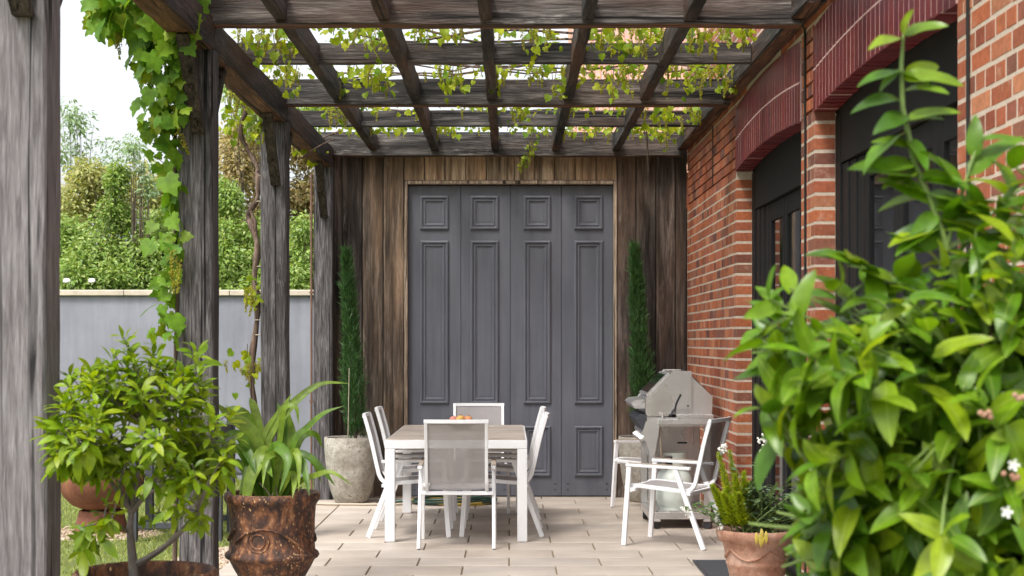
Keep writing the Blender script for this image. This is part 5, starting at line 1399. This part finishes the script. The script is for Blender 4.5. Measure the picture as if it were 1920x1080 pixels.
# vine twisting up the third post and over the pergola
def vine_b():
    t = empty('grape_vine', (-2.0, 11.9, -.05), 'gnarled old grape vine twisting up the third post and spreading over the pergola', 'vine')
    Y = 11.8; P = lambda px, py, y=Y: at(px, py, y)
    path = [(482, 1010), (480, 900), (478, 800), (481, 770), (468, 700), (480, 620), (484, 560), (474, 530), (483, 480), (484, 455), (470, 420), (461, 402), (478, 382), (486, 370), (484, 330), (482, 310), (470, 292), (455, 265), (450, 245), (456, 220), (462, 208), (450, 190), (440, 178), (425, 160)]
    m = MB(); pts = [P(x, y) + Vector((0, .03 * math.sin(i * 1.3), 0)) for i, (x, y) in enumerate(path)]
    sm = []
    for i in range(len(pts) - 1):
        for k in range(3): sm.append(pts[i].lerp(pts[i + 1], k / 3))
    sm.append(pts[-1])
    for _ in range(2): sm = [sm[0]] + [(sm[i - 1] + sm[i] * 2 + sm[i + 1]) / 4 for i in range(1, len(sm) - 1)] + [sm[-1]]
    m.tube(sm, [.027 * (1 - .45 * i / len(sm)) * (1 + .22 * math.sin(i * 1.1) + .1 * math.sin(i * 2.7)) for i in range(len(sm))], 8)
    m.tube([P(484, 480), P(478, 415), P(470, 395)], [.012, .015, .012], 7)
    m.build('stem', M['bark'], t, 60)
    ti = MB()
    for y in (330, 378, 500, 600, 628):
        c = P(486, y); ti.tube([(c.x + .03 * math.cos(a), c.y + .03 * math.sin(a), c.z) for a in [i * .524 for i in range(13)]], .004, 5)
    ti.build('tie', M['hose_beige'], t)
    # canes over the pergola
    cn = MB(); 
    for k in range(16):
        x0 = random.uniform(-1.7, -.5); y0 = random.uniform(8.9, 14.6); x1 = random.uniform(.2, 1.6); y1 = y0 + random.uniform(-.6, .6)
        pts = [Vector((x0 + (x1 - x0) * i / 8, y0 + (y1 - y0) * i / 8 + random.gauss(0, .05), 3.40 + random.uniform(-.01, .06))) for i in range(9)]
        cn.tube(pts, random.uniform(.004, .011), 6)
    for (px0, py0, px1, py1, y) in ((430, 160, 470, 80, 10.3), (600, 262, 640, 250, 14.2), (590, 270, 640, 245, 13.9), (560, 300, 625, 262, 12.6), (1215, 290, 1212, 245, 13.4)):
        cn.tube(curve(P(px0, py0, y), P(px1, py1, y), (0, 0, .03)), .006, 6)
    tag(cn.build('cane', M['bark'], t, 60), kind='stuff')
    mats = []; tw = MB()
    def cl(px, py, y, rx, ry, n, np_, sc=1.0, ry_=.18):
        py -= 7 * (sc == 1.0); ry *= .85; c = P(px, py, y); s = F / y
        for _ in range(int(n * 1.05)):
            q_ = c + Vector((random.gauss(0, .42) * rx / s, random.gauss(0, .5) * ry_, random.gauss(0, .42) * ry / s))
            mats.append((random.randrange(3), hang(q_, sc * random.uniform(.7, 1.2))))
        for _ in range(int(np_ * 1.5)):
            q_ = c + Vector((random.gauss(0, .45) * rx / s, random.gauss(0, .4) * ry_ - .05, random.uniform(-.25, .5) * ry / s)); pan_inst(t, q_, random.uniform(.65, 1.0))
        a = c + Vector((random.uniform(-.05, .05), 0, ry / s * .6 + .05)); tw.tube(curve(a, c - Vector((0, 0, ry / s * .35)), rv(.02)), .003, 5)
    # hanging bunches, measured row by row between the cross beams
    row1 = [(462, 70, 26, 40, 12, 2), (484, 80, 22, 55, 14, 3), (515, 75, 34, 60, 26, 3), (535, 95, 26, 70, 18, 4), (560, 70, 24, 40, 10, 1), (625, 65, 36, 28, 14, 1), (665, 68, 34, 36, 14, 2), (705, 78, 30, 54, 18, 4), (730, 72, 14, 45, 8, 1), (800, 65, 36, 34, 16, 2), (840, 68, 34, 36, 14, 2), (950, 62, 40, 24, 12, 1),
            (1003, 75, 34, 58, 22, 5), (1030, 62, 28, 30, 8, 1), (1125, 75, 40, 60, 26, 3), (1160, 80, 44, 62, 30, 5), (1190, 85, 20, 60, 12, 4), (1230, 68, 40, 34, 16, 2), (1300, 72, 46, 48, 18, 4), (1325, 85, 24, 50, 10, 3), (1370, 68, 50, 34, 20, 3), (1405, 64, 30, 26, 10, 1)]
    for (x, y, rx, ry, n, k) in row1: cl(x, y, random.uniform(9.75, 10.15), rx, ry, n, k)
    row2 = [(520, 145, 34, 44, 18, 3), (548, 140, 34, 60, 20, 3), (545, 165, 18, 24, 8, 0), (655, 148, 34, 30, 12, 1), (690, 152, 40, 56, 26, 5), (712, 150, 34, 58, 20, 3), (830, 145, 44, 50, 20, 4), (850, 155, 36, 56, 22, 3), (905, 140, 40, 40, 14, 3), (930, 148, 24, 50, 12, 3), (985, 140, 48, 34, 18, 3), (1040, 142, 44, 46, 20, 4), (1048, 170, 26, 24, 12, 1),
            (1100, 138, 46, 34, 18, 3), (1150, 145, 36, 50, 18, 2), (1152, 172, 30, 28, 14, 2), (1185, 138, 44, 36, 20, 5), (1240, 138, 40, 34, 16, 2), (1280, 150, 40, 62, 26, 6), (1310, 140, 34, 50, 18, 4), (1358, 150, 26, 64, 18, 5), (1345, 135, 34, 36, 12, 2)]
    for (x, y, rx, ry, n, k) in row2: cl(x, y, random.uniform(11.1, 11.55), rx, ry, n, k)
    row3 = [(620, 215, 44, 22, 12, 2), (642, 225, 18, 40, 10, 3), (700, 210, 50, 14, 10, 1), (780, 210, 60, 16, 12, 1), (975, 222, 36, 42, 24, 3), (950, 208, 50, 16, 12, 1), (1080, 208, 60, 18, 16, 3), (1210, 212, 44, 30, 16, 3), (1250, 225, 40, 40, 20, 2), (1300, 215, 30, 44, 16, 4), (1150, 210, 50, 20, 12, 1), (880, 210, 50, 14, 8, 1)]
    for (x, y, rx, ry, n, k) in row3: cl(x, y, random.uniform(12.7, 13.15), rx, ry, n, k)
    for x in range(600, 1290, 22): cl(x + random.uniform(-8, 8), 246 + random.uniform(-3, 3), random.uniform(14.0, 14.6), 34, 16, 9, 1 if random.random() < .5 else 0)
    for (x, y, rx, ry, n, k) in ((1118, 252, 40, 22, 12, 2), (1055, 258, 18, 24, 8, 1), (1190, 250, 40, 22, 12, 2), (1255, 255, 34, 44, 22, 2), (1245, 245, 40, 30, 14, 1), (730, 246, 50, 14, 10, 0)): cl(x, y, 14.2, rx, ry, n, k)
    # long sprig hanging in front of the boards
    for i in range(9): cl(1000 - i * 2.6, 268 + i * 6, 13.0, 13 - i * .4, 10, 6, 1 if i % 3 == 0 else 0, .55, .04)
    tw.tube([P(1002, 205, 13.0), P(1000, 260, 13.0), P(978, 318, 13.0)], .003, 5)
    tw.tube([P(1208, 245, 13.3), P(1213, 280, 13.3), P(1216, 322, 13.3)], .004, 5)
    # stem leaves
    for (x, y, rx, ry, n, k, y_) in ((465, 690, 34, 50, 22, 6, 11.75), (476, 560, 22, 44, 18, 4, 11.75), (440, 180, 34, 50, 20, 4, 11.7), (470, 195, 44, 30, 18, 4, 11.7), (430, 230, 36, 60, 20, 1, 11.8), (495, 190, 24, 26, 8, 3, 11.7), (490, 260, 16, 50, 10, 3, 11.8), (580, 280, 44, 50, 22, 3, 14.0), (560, 260, 40, 50, 18, 3, 13.4), (455, 250, 30, 60, 12, 1, 11.9)): cl(x, y, y_, rx, ry, n, k)
    # leaves lying over the top of the pergola
    for _ in range(1150):
        mats.append((random.randrange(3), place((random.uniform(-1.8, 1.6), random.uniform(9.0, 14.9), 3.40 + abs(random.gauss(0, .05))), rv() * Vector((1, 1, .3)), Vector((0, 0, 1)) + rv(.4), random.uniform(.7, 1.2))))
    tag(tw.build('tendril', M['twig'], t), kind='stuff')
    foliage(VY_, mats, M['leaf_young'], t, 290)
vine_b()

# ---------------- shrubs and trees beyond the garden wall
def blob_leaves(c, r, n, shell=.35):
    out = []
    for _ in range(n):
        v = rv().normalized() * (1 - shell * random.random() ** 1.5)
        out.append((Vector((c[0] + v.x * r[0], c[1] + v.y * r[1], c[2] + v.z * r[2])), v))
    return out
HL = [leaf_arr(.075, .040, oval, .2, .2, 2), leaf_arr(.06, .030, oval, .25, .3, 2)]
SL = [leaf_arr(.055, .022, oval, .2, .2, 2), leaf_arr(.045, .02, oval, .25, .3, 2)]
def shrub(name, label, blobs, mat, cat, trunk=None, arrs=HL, sc=1.0, den=900, group=None, Yref=None):
    """blobs: (px, py, Y, rx_px, rz_px, ry_m) clumps given where they stand"""
    cs = []
    for (px, py, Y, rx, rz, ry) in blobs:
        p = at(px, py, Y); s = F / Y; cs.append((p, (rx / s, ry, rz / s)))
    cx = sum(c[0].x for c in cs) / len(cs); cy = sum(c[0].y for c in cs) / len(cs); base = Vector((cx, cy, -.05))
    t = empty(name, base, label, cat, group)
    m = MB()
    for (p, r) in cs[:(2 if len(cs) > 3 else 9)]:
        k = base.lerp(Vector((p.x, p.y, base.z)), .3)
        pts = curve(k, p, (random.uniform(-.1, .1), 0, .1), 6); m.tube(pts, [.022 - .003 * i for i in range(7)], 6)
        for _ in range(5):
            e = p + Vector((random.uniform(-.8, .8) * r[0], random.uniform(-.8, .8) * r[1], random.uniform(-.6, .9) * r[2])); m.tube(curve(pts[4], e, rv(.05), 4), [.006, .005, .004, .003, .002], 5)
    m.build('trunk', M['twig'], t, 60)
    mats = [[], []]
    for (p, r) in cs:
        n = int(den * (r[0] * r[2] + .5 * r[1] * (r[0] + r[2]) * .5) / (sc ** 2) * 20.0)
        # sub-clumps for light and dark structure
        sub = [(Vector((p.x + v.x * r[0] * .75, p.y + v.y * r[1] * .75, p.z + v.z * r[2] * .75))) for v in [rv().normalized() * random.random() ** .4 for _ in range(max(5, int(14 * r[0] * r[2] * 4)))]]
        rs = .55 * min(r[0], r[2]) + .08
        for _ in range(min(n, 11000)):
            cc = random.choice(sub); v = rv().normalized() * (rs * random.random() ** .45); q_ = cc + v
            d = Vector((v.x, v.y, v.z * .4 - .25 * rs)) + rv(.3 * rs); mats[random.randrange(2)].append(place(q_, d, Vector((0, -.3, 1)) + rv(.45), sc * random.uniform(.65, 1.15)))
    joined('crown', [(arrs[0], mats[0]), (arrs[1], mats[1])], mat, t)
    return t
shrub('hedge_shrub', 'dense green rambling shrub right behind the grey wall at the far left', [(135, 500, 19.0, 45, 60, .5), (190, 480, 19.0, 55, 60, .5), (160, 535, 18.6, 50, 40, .4), (110, 450, 19.3, 50, 60, .5)], M['leaf_hedge'], 'shrub')
shrub('hedge_shrub', 'dense green shrub with upright shoots behind the wall left of the second post', [(250, 490, 19.0, 55, 60, .5), (310, 470, 19.2, 55, 70, .5), (230, 535, 18.6, 60, 35, .4), (320, 530, 18.7, 45, 40, .4), (270, 430, 19.5, 45, 40, .4)], M['leaf_hedge'], 'shrub')
shrub('climbing_shoot', 'tall bright green leafy shoot rising out of the hedge against the sky', [(218, 400, 18.9, 20, 50, .15), (215, 345, 18.9, 17, 34, .14), (221, 325, 18.9, 12, 20, .1)], M['leaf_hedge'], 'shrub', den=1300)
shrub('sapling', 'thin arching sapling with sparse leaves above the hedge beside the vine', [(252, 275, 18.8, 24, 18, .15), (278, 350, 18.8, 14, 40, .1), (265, 310, 18.8, 8, 24, .08)], M['leaf_blue'], 'sapling', arrs=SL, sc=1.4, den=900)
shrub('golden_tree', 'pale golden-green loose tree behind the hedge on the left', [(140, 390, 23, 60, 60, .6), (200, 370, 23, 60, 50, .6), (160, 330, 23, 40, 26, .5), (300, 360, 23.5, 50, 55, .6)], M['leaf_gold'], 'tree', sc=1.5, den=700)
shrub('grey_tree', 'wispy grey-green tree against the white sky at the far left', [(130, 215, 25, 22, 30, .3), (150, 235, 25, 30, 32, .4), (125, 290, 25, 40, 40, .4), (195, 310, 25, 35, 25, .4), (185, 265, 25, 12, 10, .2), (235, 285, 25.5, 26, 28, .4)], M['leaf_blue'], 'tree', arrs=SL, sc=1.9, den=420)
shrub('hedge_shrub', 'green leafy shrub behind the wall between the second and third posts', [(440, 500, 19.0, 50, 55, .5), (470, 470, 19.1, 40, 60, .5), (420, 440, 19.2, 30, 50, .4), (455, 535, 18.6, 50, 30, .4), (430, 360, 19.4, 24, 40, .4)], M['leaf_hedge'], 'shrub')
shrub('dry_shrub', 'tall straw-brown dry shrub behind the hedge between the middle posts', [(450, 330, 22, 50, 80, .6), (420, 400, 22, 36, 60, .6), (480, 420, 22, 30, 60, .6), (455, 250, 22.3, 46, 40, .5), (570, 350, 22.4, 40, 60, .6), (575, 420, 22.5, 40, 50, .5), (560, 280, 22.4, 40, 40, .5)], M['leaf_brown'], 'shrub', sc=1.4, den=800)
shrub('hedge_shrub', 'green shrub behind the wall right of the third post', [(565, 490, 19.0, 34, 60, .5), (580, 430, 19.2, 30, 40, .4), (560, 530, 18.6, 34, 30, .4), (590, 510, 18.9, 30, 50, .4)], M['leaf_hedge'], 'shrub')
shrub('tall_tree', 'bright green tree rising behind the timber wall seen through the pergola', [(480, 215, 21, 40, 40, .6), (440, 160, 21.5, 30, 30, .5), (560, 215, 21, 50, 30, .6), (620, 195, 21, 40, 26, .5)], M['leaf_hedge'], 'tree', sc=1.4, den=500)
# far line of trees closing the view
fv = [[], []]
for _ in range(15000):
    px = random.uniform(60, 680); Y = random.uniform(29, 33); top = 430 - 45 * math.sin(px * .021) - 25 * math.sin(px * .063 + 1) - (40 if px > 400 else 0)
    py = random.uniform(top, 600); p = at(px, py, Y); fv[random.randrange(2)].append(place(p, rv() + Vector((0, 0, -.4)), Vector((0, -.4, 1)) + rv(.5), random.uniform(1.6, 2.6)))
ft_ = joined('far_trees', [(HL[0], fv[0]), (HL[1], fv[1])], M['leaf_gold'], None)
tag(ft_, 'pale hazy line of distant trees closing the view beyond the hedge', 'trees')
# white roses on the hedge
for (px, py, lab) in ((172, 527, 'white rose on the hedge just above the wall capping'), (125, 527, 'white rose on the hedge beside the left foreground post')):
    p = at(px, py, 17.95); m = MB()
    for k in range(9):
        a = k * .8; rr_ = .022 if k < 5 else .008; m.ball(p + Vector((rr_ * math.cos(a) * 1.1, -.01 * (k > 4) + random.uniform(-.01, .01), rr_ * math.sin(a) * .8)), .019, 7, 4, (1, .4, .9))
    o = m.build('rose', M['petal'], None, 180); tag(o, lab, 'flower')
    m = MB(); m.tube([p + Vector((0, .02, 0)), p + Vector((.02, .25, -.25)), p + Vector((.05, .5, -.4))], .004, 5); m.build('stem', M['green_stem'], o)
# neighbouring house beyond: tiled roof glimpsed through the vine
nh = empty('neighbour_house', (4.5, 27, 0), 'neighbouring house with a pink terracotta tiled roof beyond the pergola', 'house')
MB().box(1.2, 9, 25, 31, -.1, 4.2).build('house_wall', M['brick'], nh)
rf = MB(); n = 90
for i in range(n):
    x0 = 1.0 + 8.2 * i / n; x1 = x0 + 8.2 / n - .012
    y0_, z0_, y1_, z1_ = 24.6, 4.1, 28, 7.3
    rf.add([(x0, y0_, z0_), (x1, y0_, z0_), (x1, y1_, z1_), (x0, y1_, z1_), (x0, y0_, z0_ - .05), (x1, y0_, z0_ - .05), (x1, y1_, z1_ - .05), (x0, y1_, z1_ - .05), ((x0 + x1) / 2, y0_, z0_ + .04), ((x0 + x1) / 2, y1_, z1_ + .04)],
           [(0, 8, 9, 3), (8, 1, 2, 9), (4, 7, 6, 5), (0, 4, 5, 1), (2, 6, 7, 3), (0, 3, 7, 4), (1, 5, 6, 2)])
rf.build('roof', M['roof'], nh)

# fallen leaves and crumbs on the paving
lt = [[], []]
for _ in range(46):
    e = random.random()
    x, y = (random.uniform(-1.8, 1.6), random.uniform(9.6, 14.8)) if e < .3 else ((random.uniform(1.2, 1.64), random.uniform(10.6, 14.6)) if e < .6 else (random.uniform(-1.84, -1.2), random.uniform(9.6, 14.0)))
    lt[random.randrange(2)].append(place((x, y, .003), Vector((random.gauss(0, 1), random.gauss(0, 1), .05)), Vector((0, 0, 1)) + rv(.12), random.uniform(.22, .6)))
tag(joined('leaf_litter', [(HL[0], lt[0]), (HL[1], lt[1])], M['leaf_brown'], None), 'scattered small fallen leaves on the beige paving', 'leaf litter')
